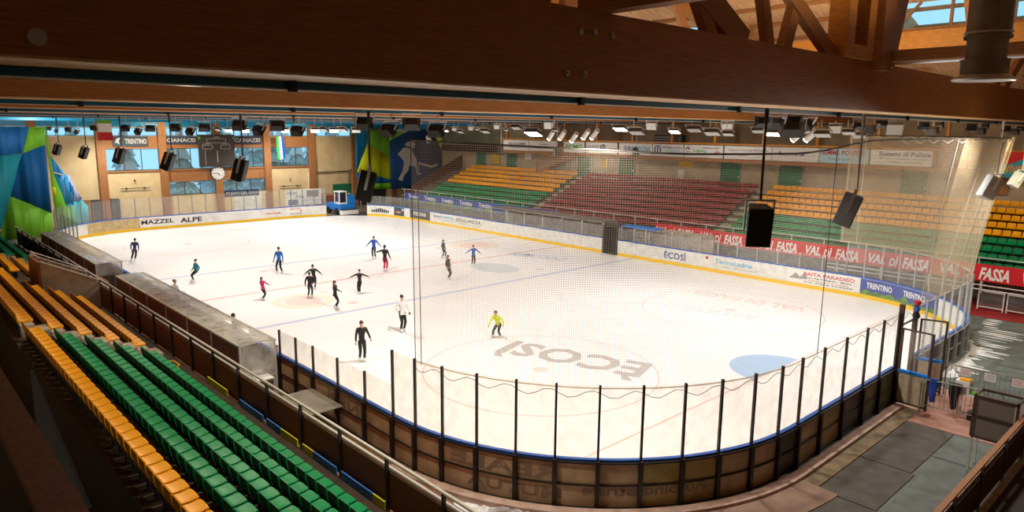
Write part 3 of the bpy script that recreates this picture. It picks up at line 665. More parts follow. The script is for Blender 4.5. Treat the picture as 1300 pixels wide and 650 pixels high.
# a dark red block cladding at the far left end of the stand
MB().prism([(-26.3, 19, 1.7), (-26.3, 26, 4.7), (-26.3, 26, 6.2), (-26.3, 19, 3.0)], (.12, 0, 0)).build('end_wall', mat('rust_red_wall', (.10, .025, .02), .7), t)
# front railing
t = thing('stand_railing', 'pale tubular railing along the front of the right hand stand', 'railing', (3, 17.5, 1.7))
b = MB(); b.tube((-26, 17.45, 2.72), (43, 17.45, 2.72), .03, 6).tube((-26, 17.45, 2.05), (43, 17.45, 2.05), .02, 6); b.build('handrail', m_alu, t)
for k in range(34):
    x = -25.5+k*2.05; MB().tube((x, 17.45, 1.5), (x, 17.45, 2.72), .03, 6).build('railing_post', m_alu, t)
b = MB(); b.tube((20, 17.35, 1.28), (43, 17.35, 1.28), .035, 6).tube((20, 17.35, 1.05), (43, 17.35, 1.05), .035, 6)
for k in range(8): b.box(20.5+k*2.5, 20.6+k*2.5, 17.3, 17.4, .85, 1.5)
tag(b.build('lower_guard_rail', m_alu), 'double pale guard rail below the red banner on the right', 'railing')
# red banner
t = thing('red_banner', 'long red banner with white hand lettering along the front of the right stand', 'banner', (20, 17.36, 1.5))
X0 = 7.2
MB().box(X0, 43, 17.34, 17.36, 1.50, 2.40).build('banner_cloth', m_bannerred, t)
x = X0+.1; k = 0
while x < 34:
    lettering('VAL', (x, 17.33, 1.66), (1, 0, 0), (0, 0, 1), .95, .56, m_letw, t, 'banner_lettering', shear=.25, bold=.035)
    lettering('D\u00cc', (x+1.12, 17.33, 1.62), (1, 0, 0), (0, 0, 1), .5, .6, m_letw, t, 'banner_lettering', shear=.25, bold=.035)
    lettering('FASSA', (x+1.85, 17.33, 1.58), (1, 0, 0), (0, 0, 1), 1.35, .66, m_letw, t, 'banner_lettering', shear=.25, bold=.035)
    x += 3.75
t = thing('blue_banner', 'blue banner with white writing and green hills along the front of the far right stand', 'banner', (-15, 17.36, 1.5))
MB().box(-25.2, -2.5, 17.34, 17.36, 1.50, 2.40).build('banner_cloth', m_trblue, t)
for k in range(5):
    x = -24.6+k*2.9; lettering('Trentino', (x, 17.33, 1.85), (1, 0, 0), (0, 0, 1), 1.9, .42, m_letw, t, 'banner_lettering', bold=.02)
    MB().prism([(x-.3, 17.33, 1.51), (x+.2, 17.33, 1.75), (x+.6, 17.33, 1.62), (x+1.5, 17.33, 1.9), (x+2.1, 17.33, 1.6), (x+2.6, 17.33, 1.51)], (0, -.004, 0)).build('mountain_print', m_mount, t)
lettering('visittrentino', (-9.4, 17.33, 1.75), (1, 0, 0), (0, 0, 1), 2.9, .42, m_letw, t, 'banner_lettering')
# ------------------------------------------------------------------ seats
def seat_bm(back=.24):
    """one moulded shell, front towards -Y, top of the pan front edge at the origin"""
    prof = [(0, -.06), (-.012, -.015), (.01, 0), (.10, -.012), (.22, -.022), (.33, -.012), (.385, .03), (.41, .10), (.43, back)]
    under = [(.455, back-.005), (.45, .08), (.42, -.06), (.33, -.075), (.2, -.08), (.1, -.07), (.03, -.075)]
    P = prof+under; xs = [-.205, -.185, -.10, .10, .185, .205]; v = []; K = len(P)
    for xi, x in enumerate(xs):
        e = abs(x) > .2; c = .012 if abs(x) > .19 else 0
        for k, (y, z) in enumerate(P):
            if k < len(prof): zz = z+c*(1 if k > 1 else 0)-(.018 if e else 0); yy = y+(.06 if e and k < 3 else .01 if k < 3 and abs(x) > .15 else 0)-(.0 if k < 7 else 0)
            else: zz, yy = z, y
            if k in (8, 9) and e: zz -= .04
            v.append((x, yy, zz))
    f = [(i*K+j, i*K+(j+1) % K, (i+1)*K+(j+1) % K, (i+1)*K+j) for i in range(len(xs)-1) for j in range(K)]
    f += [tuple(range(K-1, -1, -1)), tuple(len(xs)*K-K+j for j in range(K))]
    return v, f
SV, SF = seat_bm()
SEATS = {'yellow': [], 'green': [], 'red': []}
def row(color, x0, x1, y, z, pitch, face, label, group):
    n = int(round((x1-x0)/pitch))
    for i in range(n):
        x = x0+pitch*(i+.5); w_ = Vector((x, y, z)); d = w_-CAMP; zc = d.dot(_f)
        px = 650+FPX*d.dot(_r2)/zc if zc > .1 else -9999; py = 325-FPX*d.dot(_u2)/zc if zc > .1 else -9999
        if zc < .1 or not (-40 < px < 1345 and -20 < py < 700): continue
        SEATS[color].append((d.length, (x, y, z), face, label, group))
on9 = ['front', 'second', 'third', 'fourth', 'fifth', 'sixth', 'seventh', 'eighth', 'ninth']
for n in range(9):
    c = 'green' if n < 4 else 'yellow'; q = (n if n < 4 else n-4)
    row(c, -23.5, -7.5, RY(n), RZs(n), .47, -1, '%s plastic seat in the %s %s row of the far left block of the right stand' % (c, on9[q], c), 'far block, %s %s row' % (on9[q], c))
    row(c, 12.2, 36, RY(n), RZs(n), .47, -1, '%s plastic seat, %s %s row, right end of the right stand' % (c, on9[q], c), 'right block, %s %s row' % (on9[q], c))
    row('red', -6.3, 11.0, RY(n), RZs(n), .47, -1, 'dark red plastic seat in the %s row from the front of the middle block' % on9[n], 'middle block, %s row' % on9[n])
def LY(k): return -18.55-.82*k
def LZ(k): return 1.40+.37*k
for k in range(5):
    c = 'green' if k < 4 else 'yellow'
    row(c, 11.95, 31, LY(k), LZ(k), .47, 1, '%s plastic seat in the near left stand, %s row from the rink' % (c, on9[k]), 'near left stand, %s row' % on9[k])
    row('yellow', 1.1 if k < 3 else -2.2, 10.95, LY(k), LZ(k), .47, 1, 'yellow plastic seat in the left stand beyond the aisle, %s row from the rink' % on9[k], 'left stand beyond the aisle, %s row' % on9[k])
    if k > 0: row('yellow', -9.3, -3.4, LY(k), LZ(k), .47, 1, 'yellow plastic seat beyond the stair opening, %s row from the rink' % on9[k], 'left stand beyond the stair opening, %s row' % on9[k])
    row('green' if k < 4 else 'yellow', -23, -11, LY(k), LZ(k), .47, 1, '%s plastic seat at the far end of the left stand, %s row from the rink' % ('green' if k < 4 else 'yellow', on9[k]), 'far end of the left stand, %s row' % on9[k])
protos = {}; PAL = {'yellow': m_yel, 'green': m_grn, 'red': m_red}; ci = {'yellow': 0, 'green': 1, 'red': 2}
allseats = sorted([(*s_, c) for c, l_ in SEATS.items() for s_ in l_], key=lambda s_: s_[0]); brm = None
for i, (dist, p, face, label, group, color) in enumerate(allseats[:300]):
    if color not in protos:
        b = MB(); b.add(SV, SF); o = b.build('stadium_seat', PAL[color], smooth=True); protos[color] = o.data
    else: o = bpy.data.objects.new('stadium_seat', protos[color]); COL.objects.link(o)
    if brm is None: br = MB().box(-.03, .03, .1, .40, -.40, -.06).box(-.2, .2, .36, .40, -.2, -.06).build('seat_bracket', m_char, o, world=False); brm = br.data
    else: br = bpy.data.objects.new('seat_bracket', brm); COL.objects.link(br); br.parent = o
    o.location = p; o.rotation_euler = (0, 0, math.pi if face > 0 else 0); tag(o, label, 'seat', group)
b = MB()
for dist, p, face, label, group, color in allseats[300:]:
    c = -1 if face > 0 else 1
    b.add([(v[0]*c+p[0], v[1]*c+p[1], v[2]+p[2]) for v in SV], SF, ci[color])
tag(b.build('stadium_seats', [m_yel, m_grn, m_red], smooth=True), 'the remaining yellow, green and dark red seats farther from the camera', 'seats', kind='stuff')
# ------------------------------------------------------------------ left stand
t = thing('grandstand', 'stepped concrete stand with yellow and green seats at the left below the camera', 'grandstand', (5, -20, 0))
pr = [(-17.55, -.1), (-17.55, .58), (-18.6, .58), (-18.6, LZ(0)-.42)]
pr[-2] = (-18.25, .58); pr[-1] = (-18.25, LZ(0)-.42)
for k in range(5):
    y = LY(k)-.47; pr += [(y, LZ(k)-.42), (y, LZ(k+1)-.42)]
pr[-2] = (-22.36, LZ(4)-.42); pr[-1] = (-22.36, -.1)
def tier(x0, x1, prf): return MB().prism([(x0, y, z) for y, z in prf], (x1-x0, 0, 0))
st = mat('left_stand_concrete', (.085, .055, .035), .85, col2=(.05, .032, .02), scale=3)
tier(.4, 38, pr).build('tiers', st, t)
VX0, VX1, VY = -1.9, .4, -19.85
back = [(y, z) for y, z in pr if y < -19.9]; back = [(-19.9, -.1), (-19.9, LZ(1)-.42 if False else LZ(2)-.42)]+[(y, z) for y, z in pr if y < -20.4]
tier(VX0, VX1, back).build('tiers', st, t)
tier(-24.5, VX0, pr).build('tiers', st, t)
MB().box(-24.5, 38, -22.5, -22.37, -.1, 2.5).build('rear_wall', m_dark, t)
# aisle steps between the sections
for X in (11.45, -10.2):
    b = MB(); r_ = MB()
    for k in range(5):
        b.box(X-.42, X+.42, LY(k)-.05, LY(k)+.30-(.0), LZ(k)-.42, LZ(k)-.2); b.box(X-.42, X+.0, LY(k)-.42, LY(k)-.05, LZ(k)-.42, LZ(k)-.05)
        r_.box(X-.38, X+.38, LY(k)+.30, LY(k)+.31, LZ(k)-.40, LZ(k)-.22)
    b.build('aisle_steps', m_concl, t); r_.build('step_risers', m_maroon, t)
MB().box(11.05, 11.9, -17.75, -17.7, .58, .62).box(11.05, 11.9, -18.25, -18.2, .58, .62).box(11.05, 11.1, -18.25, -17.7, .58, .62).box(11.85, 11.9, -18.25, -17.7, .58, .62).build('yellow_step_edging', m_kick, t)
# stair opening with its sloping walls
t = thing('stair_opening', 'grey walled stair opening cut into the left stand', 'stairwell', (-.8, -18.6, .6))
for X, nm in ((VX1, 'grey_side_wall'), (VX0-.12, 'side_wall')):
    MB().prism([(X-.1, -17.62, .0), (X-.1, -17.62, 1.84), (X-.1, -19.9, 2.98), (X-.1, -19.9, .0)], (.12, 0, 0)).build(nm, mat('grey_stair_wall', (.50, .43, .34), .75, col2=(.38, .31, .23), scale=2), t)
    MB().bar((X-.04, -17.62, 1.87), (X-.04, -19.9, 3.01), .2, .06).build('coping', m_rail, t)
MB().box(VX0-.1, VX1, -20.0, -19.9, 1.6, 3.0).build('back_wall', m_brick, t)
b = MB(); b.tube((VX0, -17.6, 2.0), (VX0, -19.9, 3.2), .03, 6).tube((VX0, -19.9, 3.2), (VX1, -19.9, 3.2), .03, 6)
for y, z in ((-18.3, 2.3), (-19.2, 2.8)): b.tube((VX0, y, z-.25), (VX0, y, z), .02, 6)
b.build('handrail', m_alu, t)
b = MB()
for k in range(5): b.box(VX0+.02, VX1-.12, -17.9-.38*k-.38, -17.9-.38*k, -.1, .5-.12*k)
b.build('steps', m_conc, t)
# front barrier of the left stand
t = thing('stand_barrier', 'long brown panelled barrier with metal handrails along the front of the left stand', 'barrier', (5, -17.5, .58))
b = MB(); b.tube((-24, -17.5, 1.84), (38, -17.5, 1.84), .04, 8); b.build('handrail', m_rail, t); MB().tube((-24, -17.42, 1.58), (38, -17.42, 1.58), .035, 8).build('lower_handrail', m_rail, t)
for k in range(30):
    x = 16.7+2.1*(k-19)
    MB().box(x-.03, x+.03, -17.55, -17.47, .5, 1.84).build('barrier_post', m_char, t)
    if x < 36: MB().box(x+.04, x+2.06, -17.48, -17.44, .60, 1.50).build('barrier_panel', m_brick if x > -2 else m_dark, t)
b = MB(); b.box(-24, 38, -17.42, -17.25, 1.44, 1.50); b.build('ledge', m_conc, t)
m_fb = mat('strip_blue', (.05, .28, .85), .5); m_fy = mat('strip_yellow', (.80, .82, .03), .5)
for X0, X1, m in ((14.2, 15.9, m_fy), (16.9, 18.6, m_fb), (18.85, 19.8, m_fb), (19.8, 20.8, m_fy), (21.1, 21.7, m_fy), (21.7, 22.9, m_fb), (23.15, 24.6, m_fb), (24.6, 25.1, m_fy)):
    tag(MB().box(X0, X1, -17.60, -17.56, .60, .80).build('safety_strip', m), '%s strip at the foot of the left stand barrier' % ('blue' if m is m_fb else 'yellow'), 'strip', '%s strips along the barrier foot' % ('blue' if m is m_fb else 'yellow'))
# camera gallery parapet at the far left
t = thing('gallery_parapet', 'brown timber parapet of the viewing gallery at the lower left corner', 'parapet', (30, -24.9, 6))
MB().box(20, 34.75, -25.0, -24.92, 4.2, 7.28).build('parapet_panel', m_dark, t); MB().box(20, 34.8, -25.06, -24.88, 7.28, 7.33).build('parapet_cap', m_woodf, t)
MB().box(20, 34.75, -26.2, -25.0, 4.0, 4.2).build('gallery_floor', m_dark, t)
t = thing('dark_side_window', 'dark glazed pane with bluish reflections in the rear wall of the left stand', 'window', (28, -22.9, 2))
q0 = at(38, 470, 1, -23.9); q1 = at(112, 645, 1, -23.9); q2 = at(55, 640, 1, -23.9)
MB().prism([(q0.x, -23.9, q0.z), (q1.x, -23.9, q1.z), (q2.x, -23.9, q2.z-.6), (q0.x, -23.9, q0.z-.8)], (0, .04, 0)).build('glass_pane', mat('dark_window_pane', (.010, .014, .022), .3, spec=.35), t)
# near right barrier
t = thing('stand_barrier', 'brown glazed barrier with wooden handrail crossing the lower right corner', 'barrier', (34.15, 0, .6))
MB().box(34.10, 34.22, -12, 16, 1.74, 1.80).build('handrail', m_woodf, t)
MB().box(34.14, 34.18, -12, 16, .70, 1.45).build('barrier_panel', m_dark, t)
MB().box(34.05, 34.14, -12, 16, 1.42, 1.54).build('ledge', m_concl, t)
for k in range(14):
    y = -11.6+k*2.05; MB().box(34.15, 34.21, y-.03, y+.03, .55, 1.76).build('barrier_post', m_char, t)
t = thing('near_stand_floor', 'dark brown stepped floor behind the lower right barrier', 'grandstand', (36, 0, 0))
MB().box(34.1, 36.0, -16, 16, -.1, .6).build('platform', m_dark, t); MB().box(34.24, 34.34, -16, 16, .6, .66).build('kerb', m_concl, t); MB().box(36, 43.7, -16, 16, -.1, 1.0).build('platform', m_brick, t)
# ------------------------------------------------------------------ player bench shelters
def shelter(x0, x1, n, label):
    t = thing('bench_shelter', label, 'shelter', (x0, -16.6, 0)); p = (x1-x0)/n; y0, y1 = -17.15, -15.95
    for i in range(n):
        a, c = x0+i*p, x0+(i+1)*p; v = []
        for k in range(7):
            y = y0+(y1-y0)*k/6; z = 2.18+.035*math.sin(math.pi*k/6)
            v += [(a+.02, y, z), (c-.02, y, z), (a+.02, y, z+.012), (c-.02, y, z+.012)]
        f = []
        for k in range(6):
            o = k*4; f += [(o, o+1, o+5, o+4), (o+2, o+6, o+7, o+3), (o, o+4, o+6, o+2), (o+1, o+3, o+7, o+5)]
        MB().add(v, f).build('roof_panel', m_roofgl, t)
        MB().box(a+.03, c-.03, y0-.02, y0+.02, .25, 2.12).build('back_tarpaulin', m_maroon, t)
    for i in range(n+1):
        x = x0+i*p; b = MB()
        b.box(x-.03, x+.03, y0-.03, y0+.03, -.03, 2.2)
        for k in range(6):
            ya, yb = y0+(y1-y0)*k/6, y0+(y1-y0)*(k+1)/6; b.bar((x, ya, 2.17+.035*math.sin(math.pi*k/6)), (x, yb, 2.17+.035*math.sin(math.pi*(k+1)/6)), .04, .04)
        b.build('roof_rib', m_alu, t)
    b = MB(); b.box(x0, x1, y1-.03, y1+.03, 2.14, 2.2).box(x0, x1, y0-.03, y0+.03, 2.14, 2.2); b.build('edge_beam', m_alu, t)
    for x in (x0, x1):
        MB().box(x-.008, x+.008, y0, y1-.02, .15, 2.15).build('end_pane', m_roofgl, t)
        MB().box(x-.025, x+.025, y1-.05, y1, -.03, 2.2).box(x-.02, x+.02, y0, y1, 1.0, 1.05).build('end_post', m_alu, t)
    b = MB(); b.box(x0+.2, x1-.2, -16.95, -16.6, .38, .44)
    for k in range(n*2+1):
        x = x0+.3+(x1-x0-.6)*k/(n*2); b.box(x-.03, x+.03, -16.9, -16.65, -.03, .38)
    b.build('bench', m_woodf, t)
shelter(-16.3, -2.2, 6, 'far clear roofed player bench shelter with red backing, left of the rink')
shelter(1.5, 16.0, 6, 'near clear roofed player bench shelter beside the left boards')
t = thing('bench_side_box', 'grey sided wooden box between the two bench shelters', 'box', (-.7, -16.5, 0))
MB().box(-1.95, -1.9, -17.1, -16.0, -.03, 1.6).build('grey_panel', m_char, t)
b = MB(); b.box(-2.0, -.2, -17.12, -17.06, -.03, 1.6).box(-.26, -.2, -17.06, -16.0, -.03, 1.2); b.build('timber_side', m_woodf, t); MB().box(-1.9, -.2, -16.1, -16.03, .9, 1.25).build('front_panel', m_brick, t)
# things inside the open end of the near shelter
t = thing('drinks_crate', 'grey crate with green front standing at the end of the near bench shelter', 'crate', (16.4, -16.6, 0))
MB().box(16.05, 16.5, -17.05, -16.3, -.03, 1.05).build('crate_body', m_char, t); MB().box(16.1, 16.45, -16.29, -16.27, .2, .5).build('green_front', m_green, t); MB().box(16.03, 16.52, -17.07, -16.28, 1.05, 1.10).build('lid', m_paper, t)
t = thing('wooden_step', 'small pale wooden step box on the floor below the near shelter end', 'step', (17.2, -16.6, 0))
MB().box(16.7, 17.15, -17.0, -16.3, -.03, .3).build('step_box', m_plank, t); MB().box(16.68, 17.17, -17.02, -16.28, .3, .34).build('tread', m_woodf, t)
for i, (x, c, lab) in enumerate([(13.9, m_letg, 'green'), (14.02, m_letw, 'white'), (14.14, m_yel, 'yellow'), (14.26, m_letc, 'light blue'), (14.4, m_letr, 'red'), (14.52, m_paper, 'pale')]):
    t = thing('water_bottle', '%s water bottle standing on the boards rail by the first glass post' % lab, 'bottle', (x, -15.22, 1.22), 'bottles on the boards rail')
    MB().lathe([(.001, 0), (.04, 0), (.04, .17), (.02, .21)], (x, -15.22, 1.225), 10).build('bottle_body', c, t, smooth=True)
    MB().lathe([(.022, .21), (.022, .25), (.001, .25)], (x, -15.22, 1.225), 10).build('cap', m_black, t)
tag(MB().ball((-.6, -15.3, 1.32), .12, sc=(1.5, 1, .6)).ball((-.35, -15.25, 1.36), .08).build('red_glove_bundle', mat('orange_red_cloth', (.6, .08, .03), .7), smooth=True), 'small orange red bundle of gloves lying on the left boards rail', 'gloves')
# ------------------------------------------------------------------ folding table by the near boards
t = thing('folding_table', 'grey rectangular folding table standing between the barrier and the near boards', 'table', (18.4, -15.9, -.05))
MB().box(17.4, 19.4, -16.45, -15.42, .72, .76).build('tabletop', mat('grey_table_top', (.28, .25, .21), .5, col2=(.2, .18, .15), scale=3), t, bevel=.01)
for x in (17.7, 19.1):
    b = MB()
    for y in (-16.35, -15.55): b.bar((x, y, .72), (x+(.15 if x > 18 else -.15), y, -.1), .03, .03)
    b.bar((x, -16.35, .3), (x, -15.55, .3), .025, .025); b.build('leg', m_char, t)
MB().bar((17.8, -15.95, .3), (19.0, -15.95, .3), .025, .025).build('brace', m_char, t)
# ------------------------------------------------------------------ kerb and snow round the near end
kp = cut(near_path, 7.6, LN-.3, .4)
tag(MB().strip(kp, .32, .60, -.1, .03).build('concrete_kerb', mat('pinkish_kerb', (.62, .45, .38), .8, col2=(.45, .30, .24), scale=3, bump=.3)), 'pale pinkish kerb strip curving round the outside of the near boards', 'kerb')
tag(MB().strip(cut(near_path, 18.5, LN-.2, .4), .62, 1.05, -.1, -.06).build('worn_floor_strip', mat('worn_floor', (.26, .19, .11), .85, col2=(.15, .11, .07), scale=3)), 'worn brownish floor strip outside the near kerb', 'floor strip')
tag(MB().strip(cut(near_path, 7.0, 19, .4), .16, 1.6, -.1, -.05).build('stained_floor_strip', mat('stained_concrete', (.33, .22, .17), .85, col2=(.22, .14, .10), scale=1.2)), 'pinkish stained concrete floor outside the curved boards', 'floor strip')
def snowpile(path, s0, s1, o0, wd, h, label):
    b = MB(); n = int((s1-s0)/.12); v = []; rnd = random.Random(int(s0*10))
    for i in range(n+1):
        s = s0+(s1-s0)*i/n; a = cut(path, max(0, s-.05), s+.05, 1); d = (Vector(a[-1])-Vector(a[0])).normalized(); nn = Vector((d.y, -d.x)); p = Vector(a[0])
        e = min(1, i/3, (n-i)/3); w_ = wd*(.55+.45*math.sin(i*.37)+.2*rnd.random())*max(.1, e)
        for k in range(6):
            f = k/5; q = p+nn*(o0+w_*f+.05*rnd.random()); v.append((q.x, q.y, -.1+(h*math.sin(math.pi*f)*(.6+.6*rnd.random())*e if 0 < k < 5 else -.01)))
    f = [(i*6+k, (i+1)*6+k, (i+1)*6+k+1, i*6+k+1) for i in range(n) for k in range(5)]
    b.add(v, f); tag(b.build('shaved_snow', m_snow, smooth=True), label, 'snow', kind='stuff')
snowpile(near_path, 9.8, 15.2, .65, .55, .16, 'long low heap of shaved snow on the floor outside the curved boards')
snowpile(rp, .6, 9, .25, .55, .12, 'trampled white snow on the floor beside the silver posts at the right')
b = MB(); rnd = random.Random(5)
for k in range(26):
    y = 5.5+k*.42+.2*rnd.random(); x = HL+.15+.2*rnd.random()-(max(0, y-8)*.14); L = .5+1.3*rnd.random()*(1 if 6 < y < 14 else .5); wd = .05+.12*rnd.random(); n_ = 5
    P = [(x+L*q/n_, y+.04*rnd.random()-wd*(1-abs(q-n_/2)/(n_/1.6))) for q in range(n_+1)]+[(x+L*q/n_, y+.04*rnd.random()+wd*(1-abs(q-n_/2)/(n_/1.6))) for q in range(n_, -1, -1)]
    b.prism([(px_, py_, -.1) for px_, py_ in P], (0, 0, .012))
tag(b.build('snow_streaks', m_snow), 'streaks of scraped snow on the dark floor by the right corner', 'snow', kind='stuff')
# ------------------------------------------------------------------ floor mats at the right
mats = [((30.75, 33.6, -9.9, -8.0), m_mat, 'brown black rubber mat nearest the bottom edge'), ((30.75, 32.2, -7.95, -5.2), m_mat, 'brown black rubber mat second from the bottom along the kerb'),
        ((30.75, 32.1, -5.15, -1.4), m_mat, 'long dark rubber mat along the kerb towards the gate'), ((32.3, 34.0, -7.9, -3.6), m_matb, 'greenish grey rubber mat beside the lower right barrier'),
        ((32.15, 34.0, -3.55, -1.5), m_matb, 'greenish grey rubber mat below the legged board'), ((31.2, 33.9, 3.2, 7.5), m_matb, 'greenish grey rubber mat beyond the crowd fences'), ((31.2, 33.9, 7.6, 12.5), m_matb, 'far greenish grey rubber mat towards the red carpet')]
for (a, c, d, e), m, lab in mats: tag(MB().box(a, c, d, e, -.1, -.075).build('rubber_mat', m, bevel=.004), lab, 'mat', 'rubber mats on the right hand floor')
tag(MB().box(29.9, 34.05, -1.35, 2.9, -.1, -.07).build('gate_mat', m_pink), 'reddish floor covering in front of the open rink gate', 'mat')
tag(MB().box(24.5, 34.0, 16.0, 20.4, -.1, -.07).build('red_carpet', m_redc), 'red carpet lying below the right stand at the right edge', 'carpet')
# crowd fences
m_fence = mat('weathered_galvanised_steel', (.24, .22, .20), .45, metal=.3)
def fence(p, q, label, papers):
    p = Vector((*p, 0)); q = Vector((*q, 0)); d = q-p; L = d.length; d.normalize(); t = thing('crowd_fence', label, 'fence', (p.x, p.y, -.07), 'crowd fences by the rink gate'); n = Vector((-d.y, d.x, 0))
    pts = [p+Vector((0, 0, -.05)), p+Vector((0, 0, .98)), p+d*.1+Vector((0, 0, 1.08)), q-d*.1+Vector((0, 0, 1.08)), q+Vector((0, 0, .98)), q+Vector((0, 0, -.05))]
    MB().pipe(pts, .022, 8).tube(p+Vector((0, 0, .18)), q+Vector((0, 0, .18)), .016, 8).build('frame', m_fence, t)
    b = MB(); k = int(L/.14)
    for i in range(1, k): b.tube(p+d*L*i/k+Vector((0, 0, .18)), p+d*L*i/k+Vector((0, 0, 1.07)), .008, 6)
    b.build('bars', m_fence, t)
    for e in (p, q): MB().bar(e+n*.3+Vector((0, 0, -.06)), e-n*.3+Vector((0, 0, -.06)), .05, .02).build('foot', m_fence, t)
    for f in papers:
        c = p+d*L*f; b = MB(); b.bar(c-n*.03+Vector((0, 0, .76)), c-n*.03+Vector((0, 0, 1.04)), .34, .006, up=n); o = b.build('paper_notice', m_paper, t)
        b = MB()
        for k in range(3): b.bar(c-n*.03-d*.12+Vector((0, 0, .98-.07*k)), c-n*.03+d*.12+Vector((0, 0, .98-.07*k)), .02, .012)
        b.build('print', m_letr if f < .3 or f > .7 else m_letb, o)
    return t
fence((30.72, -.25), (32.95, .10), 'nearer galvanised crowd fence with clothes hanging on it', [])
fence((30.78, 2.15), (33.4, 2.35), 'farther galvanised crowd fence with three white paper notices', [.22, .5, .8])
# clothes, boxes and a chair behind the nearer fence
def cloth(cx, cy, w_, z0, z1, m, name, label, cat, taper=.6):
    b = MB(); v = []
    for k in range(9):
        f = k/8; z = z1-(z1-z0)*f; hw = w_/2*(1-(1-taper)*f)
        for j in range(9):
            a = 2*math.pi*j/9; v.append((cx+hw*math.cos(a)*(1+.15*math.sin(3*a+k)), cy+.07*math.sin(a)*(1+.2*math.sin(2*a+k*.7)), z))
    f = [(k*9+j, k*9+(j+1) % 9, (k+1)*9+(j+1) % 9, (k+1)*9+j) for k in range(8) for j in range(9)]+[tuple(range(8, -1, -1)), tuple(range(72, 81))]
    b.add(v, f); return tag(b.build(name, m, smooth=True), label, cat)
cloth(31.05, -.16, .30, .35, 1.14, mat('blue_fleece', (.01, .05, .30), .8), 'blue_jacket', 'bright blue jacket hanging over the nearer crowd fence', 'jacket')
cloth(31.55, .35, .42, .1, 1.0, m_black, 'black_jacket', 'black jacket draped behind the nearer crowd fence', 'jacket', .35)
t = thing('white_stool', 'white stool with papers on it behind the nearer fence', 'stool', (31.9, .6, -.07))
MB().box(31.6, 32.2, .45, .95, .62, .67).build('stool_seat', m_paper, t)
for x in (31.65, 32.15):
    for y in (.5, .9): MB().box(x-.02, x+.02, y-.02, y+.02, -.07, .62).build('leg', m_paper, t)
tag(MB().box(31.5, 31.92, .5, .88, .68, 1.08).build('white_carton', m_paper, bevel=.01), 'white carton with orange top standing on the white stool', 'box')
tag(MB().box(31.6, 31.9, .55, .8, 1.085, 1.13).build('orange_packet', m_yel), 'orange packet lying on the white carton', 'packet')
tag(MB().box(31.95, 32.18, .55, .9, .68, .72).build('green_folder', m_letg), 'green and white folder lying on the stool beside the carton', 'folder')
tag(MB().box(32.0, 32.4, .02+.15, .42, -.07, .22).build('black_bag', m_black, bevel=.04), 'black bag standing on the floor under the stool', 'bag')
# legged board in front of the lower right barrier
t = thing('display_board', 'brown framed board on tall steel legs at the lower right', 'board', (33.5, -3.5, -.1))
MB().box(33.1, 34.0, -3.78, -3.72, .95, 2.1).build('board_panel', mat('grey_brown_board', (.16, .13, .11), .6), t); b = MB()
for z in (.95, 1.55, 2.1): b.box(33.05, 34.05, -3.82, -3.70, z-.03, z+.03)
for x in (33.05, 34.03): b.box(x-.03, x+.03, -3.82, -3.70, .95, 2.13)
b.box(33.05, 34.05, -3.15, -3.08, 2.08, 2.14)
for x in (33.05, 34.03): b.box(x-.025, x+.025, -3.8, -3.1, 2.08, 2.13)
b.build('board_frame', m_post, t)
for x, y in ((33.07, -3.76), (34.0, -3.76), (33.07, -3.12), (34.0, -3.12)): MB().box(x-.03, x+.03, y-.03, y+.03, -.1, 2.1).build('leg', m_alu, t)
# pale gates below the red banner at the right edge
for k, x in enumerate((27.9, 29.2, 30.5)):
    t = thing('low_white_gate', 'low white framed mesh gate standing on the red carpet, %s of the row' % ('first', 'second', 'third')[k], 'gate', (x, 17.7, -.07))
    b = MB(); b.box(x, x+.06, 17.66, 17.74, -.07, .95).box(x+1.14, x+1.2, 17.66, 17.74, -.07, .95).box(x, x+1.2, 17.67, 17.73, .89, .95).box(x, x+1.2, 17.67, 17.73, .05, .1); b.build('frame', m_paper, t)
    MB().box(x+.06, x+1.14, 17.69, 17.71, .1, .89).build('mesh_panel', m_glass, t)
# ------------------------------------------------------------------ far wall fittings
def fw(x, y, X=FX+.1): p = at(x, y, 0, X); return p.y, p.z
def sign(x0, y0, x1, y1, txt, m, tm, X=FX+.14, label='', extra=None):
    Ya, Zb = fw(x0, y1, X); Yb, Za = fw(x1, y0, X); t = thing('wall_sign', label, 'sign', (X, Ya, Zb))
    MB().box(X, X+.05, Ya, Yb, Zb, Za).build('sign_panel', m, t); H = Za-Zb; W = Yb-Ya
    e = 0 if not extra else W*.3
    lettering(txt, (X+.055, Ya+W*.04+e, Zb+H*.25), (0, 1, 0), (0, 0, 1), W*.92-e, H*.5, tm, t, bold=.03)
    return t, Ya, Yb, Zb, Za
t, a, c, z0, z1 = sign(143.5, 173, 187, 186, 'TRENTINO', m_dkgrey, m_alu, label='dark grey sign with pale writing and butterfly over the left windows', extra=True)
MB().prism([(FX+.2, a+.15, z0+.3), (FX+.2, a+.35, z0+.75), (FX+.2, a+.7, z0+.85), (FX+.2, a+.5, z0+.5), (FX+.2, a+.55, z0+.2), (FX+.2, a+.3, z0+.35)], (.01, 0, 0)).build('emblem', m_alu, t)
sign(210, 173, 249, 183, 'CIANACEI', m_sblue, m_alu, label='dark navy town sign left of the scoreboard')
sign(296, 173, 331, 183, 'CANAZEI', m_sblue, m_alu, label='dark navy town sign right of the scoreboard')
